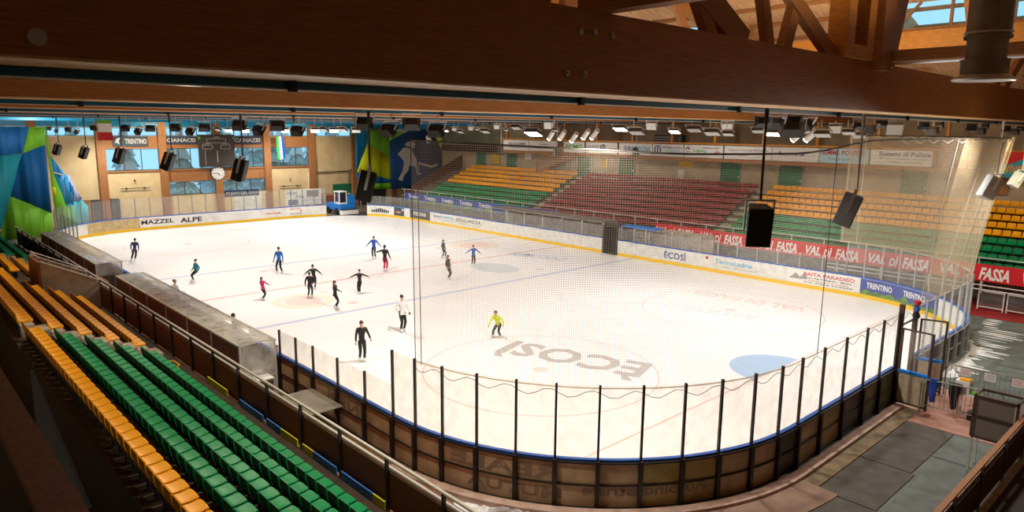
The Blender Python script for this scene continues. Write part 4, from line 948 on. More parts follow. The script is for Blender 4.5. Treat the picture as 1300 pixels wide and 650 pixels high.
# scoreboard
X = FX+.55; Ya, Zb = fw(254, 212, X); Yb, Za = fw(297, 171, X); W = Yb-Ya; H = Za-Zb
t = thing('scoreboard', 'large dark scoreboard hanging in the middle of the far windows', 'scoreboard', (X, (Ya+Yb)/2, Zb))
MB().box(X-.2, X, Ya, Yb, Zb, Za).build('housing', mat('scoreboard_face', (.055, .045, .04), .6), t); b = MB()
def rect(mb, y0, y1, z0, z1, th=.04): mb.box(X, X+.02, y0, y1, z0, z0+th).box(X, X+.02, y0, y1, z1-th, z1).box(X, X+.02, y0, y0+th, z0, z1).box(X, X+.02, y1-th, y1, z0, z1)
rect(b, Ya+W*.22, Ya+W*.76, Zb+H*.74, Zb+H*.88); rect(b, Ya+W*.1, Ya+W*.38, Zb+H*.55, Zb+H*.68); rect(b, Ya+W*.6, Ya+W*.88, Zb+H*.55, Zb+H*.68)
b.box(X, X+.02, Ya+W*.49, Ya+W*.51, Zb+H*.12, Zb+H*.5).box(X, X+.02, Ya+W*.16, Ya+W*.17, Zb+H*.06, Zb+H*.5)
for k in range(2):
    for q in (.2, .32, .7, .82): b.box(X, X+.02, Ya+W*q, Ya+W*q+.06, Zb+H*(.5), Zb+H*.5+.08)
b.build('display_outlines', m_alu, t)
lettering('TEMPO', (X+.01, Ya+W*.42, Zb+H*.9), (0, 1, 0), (0, 0, 1), W*.18, .12, m_letw, t); lettering('LOCALI', (X+.01, Ya+W*.12, Zb+H*.70), (0, 1, 0), (0, 0, 1), W*.2, .1, m_letw, t); lettering('OSPITI', (X+.01, Ya+W*.64, Zb+H*.70), (0, 1, 0), (0, 0, 1), W*.2, .1, m_letw, t)
MB().box(X, X+.03, Ya-.02, Ya+.2, Za-.45, Za-.2).build('green_lamp', m_letg, t); MB().box(X, X+.03, Yb-.2, Yb+.02, Za-.45, Za-.2).build('green_lamp', m_letg, t)
# clock
X = FX+.35; cy, cz = fw(277, 220, X); r = .72
t = thing('wall_clock', 'round white clock on the wooden band below the scoreboard', 'clock', (X, cy, cz))
def xdisc(X0, X1, r_, m, name, n=32):
    return MB().tube((X0, cy, cz), (X1, cy, cz), r_, n).build(name, m, t)
xdisc(X-.3, X, r, m_post, 'rim'); xdisc(X, X+.01, r*.93, m_paper, 'face')
for k in range(12):
    a = 2*math.pi*k/12; s_, c_ = math.sin(a), math.cos(a)
    MB().bar((X+.015, cy+s_*r*.72, cz+c_*r*.72), (X+.015, cy+s_*r*.88, cz+c_*r*.88), .05, .02, up=(1, 0, 0)).build('hour_mark', m_letk, t)
for a, L_, w_ in ((R(142), .4, .08), (R(272), .66, .05)):
    MB().bar((X+.02, cy, cz), (X+.02, cy+math.sin(a)*r*L_, cz+math.cos(a)*r*L_), w_, .02, up=(1, 0, 0)).build('clock_hand', m_letk, t)
# doors low in the far wall
def fardoor(y0, y1, z1, m, i): return tag(MB().box(FX+.0, FX+.08, y0, y1, -.1, z1).build('door_%d' % i, m), kind='structure')
fardoor(15.2, 17.6, 2.6, m_green, 1); fardoor(17.9, 22.4, 3.2, mat('dark_opening', (.02, .03, .03), .7), 2); fardoor(3.6, 6.6, 2.1, m_white, 3)
t = thing('cable_conduit', 'dark conduit pipe running along the upper cream wall by the corner banners', 'pipe', (FX, 16, 5))
a = [at(*q, 0, FX+.15) for q in ((402, 219), (443, 217), (450, 213))]; MB().pipe(a, .06, 6).build('pipe_run', m_char, t); a = [at(*q, 0, FX+.15) for q in ((443, 218), (443, 236))]; MB().pipe(a, .06, 6).build('pipe_drop', m_char, t)
a = [at(*q, 0, FX+.15) for q in ((392, 219), (392, 240))]; MB().pipe(a, .05, 6).build('pipe_drop', m_paper, t)
for q in ((172, 239), (369, 236)):
    p = at(*q, 0, FX+.2); tag(MB().tube((p.x, p.y-1.3, p.z), (p.x, p.y+1.3, p.z), .04, 6).ball((p.x, p.y-.8, p.z), .1).ball((p.x, p.y+.8, p.z), .1).ball((p.x, p.y, p.z+.75), .09).build('wall_bracket_rail', m_char), 'thin dark rail with two brackets on the cream wall %s' % ('under the left windows' if q[0] < 300 else 'under the right windows'), 'rail')
t = thing('benches_row', 'row of brown and orange boxes standing behind the far left screens', 'boxes', (-36, -11, 0))
p0 = at(104, 255, 0, -36)
for k in range(4): MB().box(-36.6, -36, p0.y+k*.8, p0.y+k*.8+.7, -.04, 2.3).build('box', m_char if k % 2 else m_brick, t)
# flags
p = at(132, 152, 1, -14)
t = thing('hanging_flag', 'small green white and red flag hanging over the far left windows', 'flag', (p.x, p.y, p.z))
q = at(132, 178, 1, -14); H = p.z-q.z; z = p.z
for f, m, nm, fl in ((.18, m_letg, 'green_band', 0), (.42, m_paper, 'white_band', 0), (.4, m_letr, 'red_band', .06)):
    MB().prism([(p.x, p.y-.38, z), (p.x, p.y+.38, z), (p.x, p.y+.38+fl, z-H*f), (p.x, p.y-.38-fl, z-H*f)], (.02, 0, 0)).build(nm, m, t); z -= H*f
p = at(355, 173, 0, -36.3); q = at(355, 203, 0, -36.3); t = thing('hanging_flag', 'long narrow green white and blue flag hanging before the right far windows', 'flag', (p.x, p.y, p.z))
for k, (m, nm) in enumerate(((mat('bright_green_cloth', (.04, .5, .12), .7), 'green_band'), (m_paper, 'white_band'), (m_bluerail, 'blue_band'))):
    a = p.y-.45+k*.3; MB().prism([(p.x, a, p.z), (p.x, a+.3, p.z), (p.x, a+.42, q.z+.1*k), (p.x, a+.12, q.z+.1*((k+1) % 2))], (.02, 0, 0)).build(nm, m, t)
# ------------------------------------------------------------------ big coloured banners
bcol = {'b': (.005, .13, .40), 't': (.01, .30, .40), 'g': (.16, .46, .02), 'l': (.02, .36, .75), 'y': (.72, .80, .01), 'n': (.012, .065, .20), 'w': (.42, .50, .80), 'c': (.04, .50, .62)}
def bm(k): return mat('banner_cloth_'+{'b': 'blue', 't': 'teal', 'g': 'green', 'l': 'sky', 'y': 'yellow', 'n': 'navy', 'w': 'lilac', 'c': 'turquoise'}[k], bcol[k], .65)
def banner(name, label, X, polys, folds=.08, nfold=1.0, parent=None, base=None, cat='banner'):
    """polys: (colour, photo outline) on the plane X; each patch of cloth is a part of the banner"""
    pts = [at(*q, 0, X) for _, pl in polys for q in pl]; t = parent or thing(name, label, cat, (X, sum(p.y for p in pts)/len(pts), min(p.z for p in pts)))
    for i, (k, pl) in enumerate(polys):
        P = [at(*q, 0, X) for q in pl]; n = len(P)
        # triangulated fan refined in Y to carry the folds
        import bmesh
        bmh = bmesh.new(); vs = [bmh.verts.new((0, p.y, p.z)) for p in P]; bmh.faces.new(vs)
        y0, y1 = min(p.y for p in P), max(p.y for p in P); yy = y0+.18
        while yy < y1-.05:
            bmesh.ops.bisect_plane(bmh, geom=bmh.verts[:]+bmh.edges[:]+bmh.faces[:], plane_co=(0, yy, 0), plane_no=(0, 1, 0)); yy += .18
        for v in bmh.verts: v.co.x = X+folds*math.sin(v.co.y*4.1*nfold+.15*v.co.z)+.5*folds*math.sin(v.co.y*9.3*nfold+1)
        r_ = bmesh.ops.extrude_face_region(bmh, geom=bmh.faces[:])
        for v in [g for g in r_['geom'] if isinstance(g, bmesh.types.BMVert)]: v.co.x -= .015
        bmesh.ops.recalc_face_normals(bmh, faces=bmh.faces[:])
        me = bpy.data.meshes.new('cloth_patch'); bmh.to_mesh(me); bmh.free()
        for v in me.vertices: v.co = v.co-t.location
        me.materials.append(bm(k)); o = bpy.data.objects.new('cloth_patch', me); COL.objects.link(o); o.parent = t
        o['label'] = bm(k).name.replace('banner_cloth_', '')+' cloth patch'
        for p_ in me.polygons: p_.use_smooth = True
    return t
banner('wall_banner', 'huge blue teal and green curtain banner at the far left edge', -31, [
    ('b', [(-60, 160), (37, 161), (28, 194), (0, 198), (-60, 203)]), ('g', [(37, 161), (56, 161), (57, 184), (28, 195)]),
    ('t', [(-60, 203), (0, 198), (28, 195), (13, 250), (2, 291), (-60, 285)]), ('b', [(28, 195), (57, 184), (66, 271), (38, 259), (13, 249)]),
    ('g', [(13, 249), (38, 259), (66, 271), (68, 300), (69, 318), (0, 318), (2, 291)])], .10)
banner('wall_banner', 'narrow twisted green and yellow banner strip beside the big left curtain', -31.6, [
    ('g', [(56, 161), (59, 161), (66, 215), (78, 245), (84, 262), (86, 305), (74, 305), (66, 240), (62, 205)]), ('y', [(66, 237), (72, 238), (76, 247), (68, 249)])], .03, 2)
banner('wall_banner', 'blue and lilac banner gathered diagonally behind the far left screens', -32.2, [
    ('l', [(64, 198), (70, 205), (88, 228), (96, 260), (82, 260), (68, 220)]), ('w', [(76, 222), (88, 222), (103, 254), (84, 260)]),
    ('b', [(64, 198), (78, 218), (104, 252), (100, 256), (72, 222)]), ('c', [(82, 260), (104, 254), (112, 262), (114, 292), (96, 300), (90, 300)]), ('g', [(84, 262), (94, 262), (96, 300), (86, 304)])], .05, 2)
p = [at(*q, 0, -32.1) for q in ((68, 219), (80, 222))]; tag(MB().bar(p[0], p[1], .15, .12).build('white_tie_strap', m_paper), 'white tie strap gathering the lilac banner', 'strap')
banner('wall_banner', 'sky blue yellow and green banner in the far right corner', -35, [
    ('l', [(451, 165), (472, 165), (454, 216), (452, 216)]), ('g', [(472, 165), (497, 168), (497, 200), (466, 182)]), ('y', [(466, 182), (497, 200), (497, 228), (472, 222), (454, 219), (454, 216)]),
    ('b', [(452, 219), (472, 222), (497, 228), (497, 232), (476, 233), (455, 232)]), ('g', [(455, 232), (476, 233), (497, 232), (497, 240), (457, 240)])], .05)
hb = banner('wall_banner', 'dark blue banner with a pale hockey player figure in the far right corner', -29.4, [
    ('n', [(494, 179), (515, 168), (522, 164), (545, 164), (554, 176), (561, 190), (562, 215), (559, 230), (540, 243), (538, 239), (497, 240)]),
    ('g', [(494, 168), (514, 168), (494, 179)]), ('y', [(545, 166), (561, 168), (561, 190), (554, 176)])], .03)
def figure(pl):
    P = [at(*q, 0, -29.3) for q in pl]; MB().prism([(p.x, p.y, p.z) for p in P], (.02, 0, 0)).build('player_figure_print', mat('pale_print', (.50, .48, .47), .6), hb)
def zz5(*a): return [(400+x/5.417, 130+y/5.417) for x, y in a]
figure(zz5((618, 285), (645, 268), (672, 268), (688, 290), (672, 318), (650, 305), (625, 300)))
figure(zz5((612, 308), (660, 318), (690, 380), (655, 400), (640, 470), (612, 500), (600, 540), (570, 530), (600, 475), (612, 420), (605, 395), (568, 355)))
figure(zz5((655, 398), (688, 375), (712, 415), (715, 485), (735, 490), (700, 505), (690, 440), (650, 435)))
figure(zz5((715, 410), (800, 435), (840, 420), (845, 432), (800, 452), (712, 425)))
# ------------------------------------------------------------------ ice resurfacer
t = thing('ice_resurfacer', 'blue ice resurfacing machine with white cab parked in the far gate', 'vehicle', (-30.5, 12.4, 0))
X0, Y0 = -31.9, 11.55
m_zb = mat('resurfacer_blue', (.01, .20, .62), .35)
b = MB(); b.box(X0, X0+3.0, Y0, Y0+1.9, .45, 1.15); b.build('chassis', m_zb, t, bevel=.05)
b = MB(); b.prism([(X0+.9, Y0+.9, 1.15), (X0+3.0, Y0+.9, 1.15), (X0+3.0, Y0+.9, 1.75), (X0+2.4, Y0+.9, 2.1), (X0+.9, Y0+.9, 2.1)], (0, 1.0, 0)); b.build('snow_tank', m_zb, t, bevel=.04)
b = MB(); b.box(X0+2.0, X0+2.9, Y0+.02, Y0+.8, 1.15, 1.3)
for x in (X0+1.9, X0+2.9):
    for y in (Y0+.03, Y0+.85): b.box(x-.04, x+.04, y-.04, y+.04, 1.15, 2.45)
b.box(X0+1.8, X0+3.0, Y0-.03, Y0+.92, 2.4, 2.5); b.build('cab_frame', m_paper, t); MB().box(X0+2.87, X0+2.89, Y0+.07, Y0+.81, 1.3, 2.4).build('windscreen', m_black, t)
b = MB(); b.box(X0+2.95, X0+3.5, Y0-.05, Y0+1.95, .05, .5); b.build('conditioner', m_paper, t, bevel=.03)
MB().box(X0+3.0, X0+3.45, Y0+.05, Y0+1.85, .52, .62).build('conditioner_cover', m_char, t)
for x in (X0+.5, X0+2.3):
    for y in (Y0-.02, Y0+1.75): MB().tube((x, y, .36), (x, y+.2, .36), .36, 20).build('wheel', m_black, t)
MB().tube((X0+2.6, Y0+1.4, 2.1), (X0+2.6, Y0+1.4, 2.25), .08, 8).build('orange_beacon', m_yel, t)
tag(MB().ball((-33.4, 10.9, .45), .35, sc=(.7, 1, 1)).box(-33.5, -33.3, 10.4, 10.9, 0, 1.6).build('yellow_fan', m_kick, smooth=False), 'small yellow machine standing behind the far gate', 'machine')
b = MB(); b.tube((-29.6, 10.15, 0), (-29.6, 10.15, 3.0), .05, 8).tube((-29.6, 14.5, 0), (-29.6, 14.5, 3.1), .05, 8); tag(b.build('gate_frame_post', m_silver), 'silver posts on either side of the far resurfacer gate', 'post')
tag(MB().box(-36, -33.4, 11.2, 14, -.04, 1.7).build('wooden_crate', m_brick), 'big brown wooden crate standing behind the resurfacer gate', 'crate')
# ------------------------------------------------------------------ gallery over the right stand
t = thing('upper_gallery', 'brown timber gallery with railing above the doors of the right stand', 'gallery', (2, 25, 6.8))
b = MB(); b.box(-18.3, 43.6, 24.9, 29.5, 6.75, 6.95).box(-18.3, 43.6, 24.82, 24.94, 6.72, 6.98); b.build('gallery_deck', m_woodf, t)
b = MB(); b.box(-18.3, 43.6, 24.84, 24.94, 8.08, 8.2).box(-18.3, 43.6, 24.84, 24.9, 7.45, 7.52); b.build('handrail', m_woodo, t)
for k in range(36):
    x = -18.2+k*1.72; MB().box(x-.05, x+.05, 24.8, 24.9, 6.6, 8.1).build('baluster_post', m_woodf, t)
for k in range(15):
    x = -17.5+k*4.1; MB().box(x-.09, x+.09, 24.95, 25.15, 6.95, 9.85).build('gallery_column', m_woodo, t)
b = MB(); b.box(-37, -18.5, 25.5, 26.15, 6.6, 7.3); tag(b.build('dark_ventilation_trunk', m_dark), 'dark horizontal trunking on the wall left of the timber gallery', 'duct')
def gban(x0, x1, txts, m=m_paper, lab='', z0=7.02, z1=8.02):
    X0 = at(x0, 190, 1, 24.78).x; X1 = at(x1, 190, 1, 24.78).x; t = thing('gallery_banner', lab, 'banner', (X0, 24.77, z0), 'banners on the gallery railing')
    MB().box(X0, X1, 24.76, 24.79, z0, z1).build('banner_cloth', m, t)
    for tx, lm, fa, fb, f0, f1 in txts: lettering(tx, (X0+(X1-X0)*f0, 24.755, z0+(z1-z0)*fa), (1, 0, 0), (0, 0, 1), (X1-X0)*(f1-f0), (z1-z0)*(fb-fa), lm, t, 'banner_lettering', bold=.02)
gban(639, 671, [('THE ACCADEMIA', m_letk, .55, .8, .2, .9), ('PRINT', m_letgrey, .2, .4, .3, .7)], lab='white gallery banner with black print, leftmost of the row')
gban(672, 706, [('scuola', m_letb, .6, .75, .4, .7), ('sci club', m_letgrey, .25, .4, .2, .6)], lab='nearly blank white gallery banner by the top of the stairs')
gban(716, 742, [('ECMG', m_letg, .3, .75, .1, .9)], lab='white gallery banner with green letters')
gban(744, 784, [('Ivano Bernard', m_letgrey, .55, .75, .06, .4), ('costruzioni', m_letgrey, .4, .55, .7, .97), ('\u00d8', m_letk, .3, .85, .46, .62)], lab='white gallery banner with a dark round mark')
gban(786, 828, [('EURO', m_letb, .35, .75, .17, .44), ('TRENTINA', m_letc, .35, .75, .45, .95)], lab='white gallery banner with navy and light blue letters')
gban(829, 868, [('(I)', m_letb, .15, .9, .05, .28), ('IDROTERMICA ELETTRICA', m_letb, .65, .8, .33, .97), ('DI PRODUZIONE', m_letc, .4, .55, .42, .88)], lab='white gallery banner with a blue ring emblem')
gban(869, 918, [('Lupo', m_letg, .35, .75, .24, .5), ('SRL', m_letc, .3, .6, .5, .62), ('installazione impianti', m_letk, .7, .85, .48, .9), ('\u00ab\u00bb', m_letr, .35, .55, .8, .92), ('*', m_letk, .3, .9, .03, .16)], lab='white gallery banner with green script letters')
gban(920, 980, [('Ingegneria Tecnologie Meccaniche', m_letgrey, .6, .78, .1, .92), ('soccorso', m_letr, .25, .45, .3, .5)], lab='white gallery banner with one grey line of print')
gban(981, 1040, [('Boscoverde', m_letb, .4, .7, .15, .7)], lab='pale gallery banner partly covered by the net')
gban(1041, 1104, [('FIEMME PORFIDI', m_letr, .55, .9, .02, .9), ('Predazzo tel. 0462', m_letgrey, .2, .4, .2, .7)], mat('pale_turquoise_banner', (.40, .66, .72), .7), lab='pale turquoise gallery banner with large red letters')
gban(1106, 1185, [('Sistemi di Pulizia', m_letb, .6, .9, .14, .98), ('Macchine Attrezzature e Detergenti', m_letgrey, .38, .5, .16, .95), ('noleggio assistenza', m_letgrey, .15, .28, .3, .85)], lab='white gallery banner with navy letters, right of the turquoise one')
gban(1273, 1330, [('vive', mat('orange_lettering', (.7, .3, .02), .6), .15, .6, .1, .5)], mat('turquoise_banner', (.02, .33, .42), .7), lab='turquoise and red gallery banner at the right edge', z0=6.6, z1=8.1)
X0 = at(1273, 190, 1, 24.78).x; MB().prism([(X0, 24.745, 8.1), (X0+1.9, 24.745, 8.1), (X0+.6, 24.745, 7.45), (X0, 24.745, 7.3)], (0, .005, 0)).build('red_corner_print', m_bannerred, bpy.data.objects['gallery_banner.011'], world=True)
# stairs up to the gallery
t = thing('timber_staircase', 'brown timber stairs rising from the stand to the gallery', 'stairs', (-10, 25.4, 4.8))
a, c = Vector((-13.0, 25.4, 5.0)), Vector((-7.8, 25.4, 7.0))
for y in (25.0, 25.8): MB().bar((a.x, y, a.z-.1), (c.x, y, c.z-.1), .06, .28).build('stringer', m_woodf, t)
for k in range(11):
    f = k/10; MB().box(a.x+(c.x-a.x)*f-.15, a.x+(c.x-a.x)*f+.15, 25.0, 25.8, a.z+(c.z-a.z)*f-.03, a.z+(c.z-a.z)*f+.02).build('tread', m_woodo, t)
b = MB()
for h in (.35, .65, .95): b.bar((a.x, 24.96, a.z+h), (c.x, 24.96, c.z+h), .05, .1)
for f in (0, .33, .66, 1): b.box(a.x+(c.x-a.x)*f-.04, a.x+(c.x-a.x)*f+.04, 24.93, 25.0, a.z+(c.z-a.z)*f-.1, a.z+(c.z-a.z)*f+1.0)
b.build('stair_railing', m_woodf, t)
# green doors in the right wall
for i, (X0, X1) in enumerate(((-23.9, -22.1), (-18.8, -17.1), (-8.6, -6.75), (-3.5, -1.6), (7.0, 8.9), (12.0, 14.0), (20.6, 22.4))):
    t = thing('door_%d' % (i+4), None, None, ((X0+X1)/2, 26.15, 4.55)); t['kind'] = 'structure'
    MB().box(X0+.06, X1-.06, 26.12, 26.19, 4.55, 6.65).build('door_leaf', m_green, t)
    b = MB(); b.box(X0, X0+.07, 26.08, 26.19, 4.55, 6.74).box(X1-.07, X1, 26.08, 26.19, 4.55, 6.74).box(X0, X1, 26.08, 26.19, 6.66, 6.74); b.build('door_frame', m_concl, t)
    MB().box(X1-.25, X1-.12, 26.06, 26.12, 5.5, 5.6).build('door_handle', m_silver, t)
def wallbox(x, y, w_, h_, m, name, label, cat):
    p = at(x, y, 1, 26.15); tag(MB().box(p.x-w_/2, p.x+w_/2, 26.08, 26.18, p.z-h_/2, p.z+h_/2).build(name, m), label, cat)
wallbox(871, 208, 1.4, .5, m_kick, 'yellow_notice', 'yellow notice panel on the beige wall of the right stand', 'notice')
wallbox(630, 201, 1.2, 1.2, mat('yellow_paint_patch', (.55, .38, .04), .8), 'yellow_paint_patch', 'worn yellow painted patch on the far beige wall', 'paint patch')
wallbox(671, 198, .9, .7, m_paper, 'paper_notice', 'white paper notice left of the timber stairs', 'notice')
wallbox(865, 222, .6, .9, m_alu, 'metal_cabinet', 'pale metal cabinet below the yellow notice', 'cabinet')
wallbox(768, 207, .45, .9, m_kick, 'fire_extinguisher_box', 'yellow and red fire equipment box between two green doors', 'fire equipment')
wallbox(1272, 237, .7, 1.0, m_woodf, 'wooden_wall_box', 'brown wooden box on the wall beyond the right end of the net', 'box')
p = at(851, 180, 1, 29.4); t = thing('wall_heater', 'dark slatted air heater high on the wall behind the gallery', 'heater', (p.x, 29.4, p.z-.5))
MB().box(p.x-1.5, p.x+1.5, 29.0, 29.55, p.z-.6, p.z+.6).build('heater_body', m_char, t); b = MB()
for k in range(5): b.box(p.x-1.4, p.x+1.4, 28.95, 29.0, p.z-.5+k*.22, p.z-.44+k*.22)
b.build('slats', m_alu, t)
# penalty boxes at the right side, behind the boards
t = thing('penalty_box', 'glazed penalty box with grey roof behind the long right boards, left of the bench door', 'shelter', (-4, 16, 0))
MB().box(-9.0, 3.9, 15.35, 17.1, 2.25, 2.33).build('roof_sheet', mat('dusty_roof_sheet', (.20, .19, .175), .5), t)
for k in range(7):
    x = -9+k*2.15; MB().box(x-.04, x+.04, 15.35, 15.43, -.1, 2.25).build('corner_post', m_alu, t)
MB().box(-9.0, 3.9, 17.05, 17.1, -.1, 2.25).build('back_panel', m_concl, t)
t = thing('penalty_box', 'open penalty bench with blue trimmed screens right of the bench door', 'shelter', (7, 16, 0))
MB().box(5.5, 12.3, 17.05, 17.1, -.1, 2.1).build('back_panel', m_concl, t); MB().box(5.6, 8.6, 15.4, 16.4, 2.15, 2.25).build('blue_trim', mat('bright_blue_rail', (.01, .22, .75), .4), t)
for k in range(4):
    x = 5.6+k*2.2; MB().box(x-.03, x+.03, 15.4, 15.46, -.1, 2.2).build('corner_post', m_alu, t)
# ------------------------------------------------------------------ hanging loudspeakers
def speaker(px, py, z, sz, label, m, yaw, tilt, polem=None, grille=None):
    p = at(px, py, 2, z); t = thing('hanging_loudspeaker', label, 'loudspeaker', tuple(p), 'loudspeakers hung on poles round the rink')
    Rm = Matrix.Rotation(yaw, 3, 'Z') @ Matrix.Rotation(tilt, 3, 'X')
    def tr(mb): mb.v = [tuple(Rm @ Vector(v)+p) for v in mb.v]; return mb
    w_, h, d = .52*sz, .85*sz, .45*sz
    prof = [(-w_/2, -d/2), (w_/2, -d/2), (w_*.34, d/2), (-w_*.34, d/2)]
    tr(MB().prism([(x, y, -h/2) for x, y in prof], (0, 0, h))).build('cabinet', m, t, bevel=.015)
    tr(MB().box(-w_*.46, w_*.46, -d/2-.012, -d/2, -h*.47, h*.47)).build('front_grille', grille or m_black, t)
    b = MB(); b.box(-w_/2-.04, -w_/2-.01, -.04, .04, -.1, h/2+.14).box(w_/2+.01, w_/2+.04, -.04, .04, -.1, h/2+.14).box(-w_/2-.04, w_/2+.04, -.04, .04, h/2+.12, h/2+.15); tr(b).build('bracket', polem or m_silver, t)
    q = Rm @ Vector((0, 0, h/2+.14))+p
    MB().tube(q, (q.x, q.y, 9.6), .028, 8).tube((q.x, q.y, 9.3), (q.x, q.y, 9.6), .045, 8).build('pole', polem or m_char, t)
def fy(x, y, tx=0, ty=0): return math.atan2(ty-y, tx-x)+math.pi/2
m_spk = mat('black_speaker_wood', (.016, .015, .015), .5); m_spkg = mat('grey_speaker_front', (.10, .09, .085), .5)
speaker(464, 236, 7.5, 1.0, 'black loudspeaker on a pole before the yellow corner banner', m_spk, R(150), R(14))
speaker(304, 216, 7.5, .95, 'black loudspeaker on a pole just right of the clock', m_spk, R(140), R(16))
speaker(213, 205, 7.5, .95, 'black loudspeaker on a pole left of the scoreboard', m_spk, R(140), R(22))
speaker(151, 198, 7.5, .95, 'black loudspeaker on a pole in front of the left large windows', m_spk, R(140), R(20))
speaker(106, 194, 7.5, .8, 'small black loudspeaker hanging before the cream wall, right of its pair', m_spk, R(140), R(22))
speaker(72, 190, 7.5, .8, 'small black loudspeaker hanging nearest the left curtain banner', m_spk, R(140), R(20))
speaker(962, 286, 7.15, 1.0, 'large black loudspeaker in front of the net over the right boards', m_spk, R(40), R(10))
speaker(1076, 266, 7.15, 1.0, 'grey brown tilted loudspeaker in front of the net by its left seam', m_spkg, R(110), R(18), m_alu)
speaker(1256, 238, 7.15, 1.0, 'pale loudspeaker in the bright gathered corner of the net', mat('pale_grey_speaker', (.5, .5, .48), .5), R(140), R(25), m_paper, m_alu)
speaker(1290, 228, 7.15, .8, 'pale grey loudspeaker hanging at the right edge beyond the net', mat('pale_grey_speaker', (.5, .5, .48), .5), R(140), R(30), m_paper, m_alu)
for (x, y, s) in ((545, 175, .28), (636, 189, .3), (707, 190, .3), (808, 191, .36), (936, 196, .36)):
    p = at(x, y, 0, -2 if x < 600 else 6); t = thing('small_spotlight', 'small spotlight hung above the right boards, ' + {545: 'before the hockey banner', 636: 'left of the stairs', 707: 'at the top of the timber stairs', 808: 'below the navy and light blue lettering', 936: 'by the banner with one line of print'}[x], 'spotlight', tuple(p))
    b = MB(); b.tube((p.x, p.y, p.z-s), (p.x, p.y-s*.5, p.z+s*.5), s*.75, 14, s*.45); b.build('housing', m_alu if x in (545, 936) else m_char, t)
    MB().tube(p, (p.x, p.y, 9.6), .02, 6).build('rod', m_alu, t)
# ------------------------------------------------------------------ floodlights
LAMPN = 0
def flood(p, w_, tilt, yaw, m, face, label, group, hang=True):
    """a rectangular floodlight; face looks along -Y of its own frame, tilted down"""
    t = thing('floodlight', label, 'floodlight', tuple(p), group); p = Vector(p)
    Rm = Matrix.Rotation(yaw, 3, 'Z') @ Matrix.Rotation(tilt, 3, 'X')
    def tr(mb): mb.v = [tuple(Rm @ Vector(v)+p) for v in mb.v]; return mb
    h = w_*.72; d = w_*.42
    v = [(-w_/2, -d/2, -h/2), (w_/2, -d/2, -h/2), (w_/2, -d/2, h/2), (-w_/2, -d/2, h/2), (-w_*.3, d/2, -h*.25), (w_*.3, d/2, -h*.25), (w_*.3, d/2, h*.3), (-w_*.3, d/2, h*.3)]
    tr(MB().add(v, [(4, 5, 6, 7), (0, 1, 5, 4), (1, 2, 6, 5), (2, 3, 7, 6), (3, 0, 4, 7), (3, 2, 1, 0)])).build('housing', m, t)
    tr(MB().box(-w_*.45, w_*.45, -d/2-.012, -d/2-.002, -h*.44, h*.44)).build('lamp_front', face, t)
    b = MB(); b.box(-w_/2-.03, -w_/2-.01, -.03, .03, -.02, h*.7).box(w_/2+.01, w_/2+.03, -.03, .03, -.02, h*.7).box(-w_/2-.03, w_/2+.03, -.03, .03, h*.7, h*.7+.03); tr(b).build('yoke', m_silver, t)
    if hang:
        q = Rm @ Vector((0, 0, h*.7))+p; MB().tube(q, (q.x, q.y, max(q.z+.05, 9.62)), .02, 6).build('hanger', m_alu, t)
    return t
SPOTS = []
rnd = random.Random(3)
GL = 'floodlight clusters along the left side'
def cluster(px, py, Y, w_, n, word):
    p = at(px, py, 1, Y)
    for k in range(n):
        o = Vector(((k-(n-1)/2)*w_*1.25*.7, (k-(n-1)/2)*w_*.95, -.22*(k % 2)-.05)); lab = 'black floodlight, %s in the cluster %s' % (('left one', 'middle lower one', 'right one', 'far right one')[k] if n > 2 else ('left one', 'right one')[k], word)
        flood(p+o, w_, R(32 if k % 2 else 24), R((215, 190, 235, 200)[k]), m_black, m_reflector, lab, GL)
cluster(507, 154, -12, .62, 4, 'before the yellow corner banner top')
cluster(339, 157, -12, .66, 4, 'above the small speaker right of the scoreboard')
cluster(240, 160, -12, .62, 3, 'above the scoreboard')
cluster(174, 161, -12, .62, 3, 'above the grey sign in the far windows')
cluster(124, 161, -12, .55, 2, 'above the small three coloured flag')
cluster(91, 163, -12, .55, 2, 'over the cream wall bay')
cluster(66, 162, -12, .5, 2, 'nearest the left curtain banner')
GM = 'small lamps in the middle roof row'
for i, x in enumerate((187, 228, 262, 277, 290, 300, 312, 352, 362, 383, 400, 412, 424, 436, 452)):
    p = at(x, 164.5-(1 if i % 2 else 0), 1, -5); lit = i in (4, 6, 8, 10, 12)
    flood(p, .5, R(62), R(20 if i % 2 else 60), m_char, m_lit if lit else m_lampglass, 'small %s floodlight in the middle roof row over the far ice' % ('lit' if lit else 'unlit'), GM+(' lit' if lit else ' unlit'))
GR = 'large lamps in the right roof row'
row_r = [(566, 165, .55, 1), (577, 164, .45, 0), (585, 166, .8, 1), (598, 163, .5, 0), (606, 163, .55, 1), (617, 165, 1.0, 1), (631, 161, .6, 0), (643, 164, .5, 1), (656, 160, 1.1, 1), (678, 166, 1.5, 1), (697, 159, .9, 0), (706, 164, .6, 1),
         (788, 161, 1.15, 1), (809, 165, 1.2, 1), (827, 160, .8, 0), (857, 165, .8, 1), (882, 162, 1.1, 1), (905, 166, 1.1, 1), (923, 161, .8, 0), (925, 168, .8, 1), (963, 164, .9, 1), (981, 167, .9, 1), (1027, 165, .75, 1), (1045, 168, 1.0, 1), (1060, 164, .7, 0), (1078, 166, .8, 1), (1091, 170, .9, 1), (1135, 164, .9, 0)]
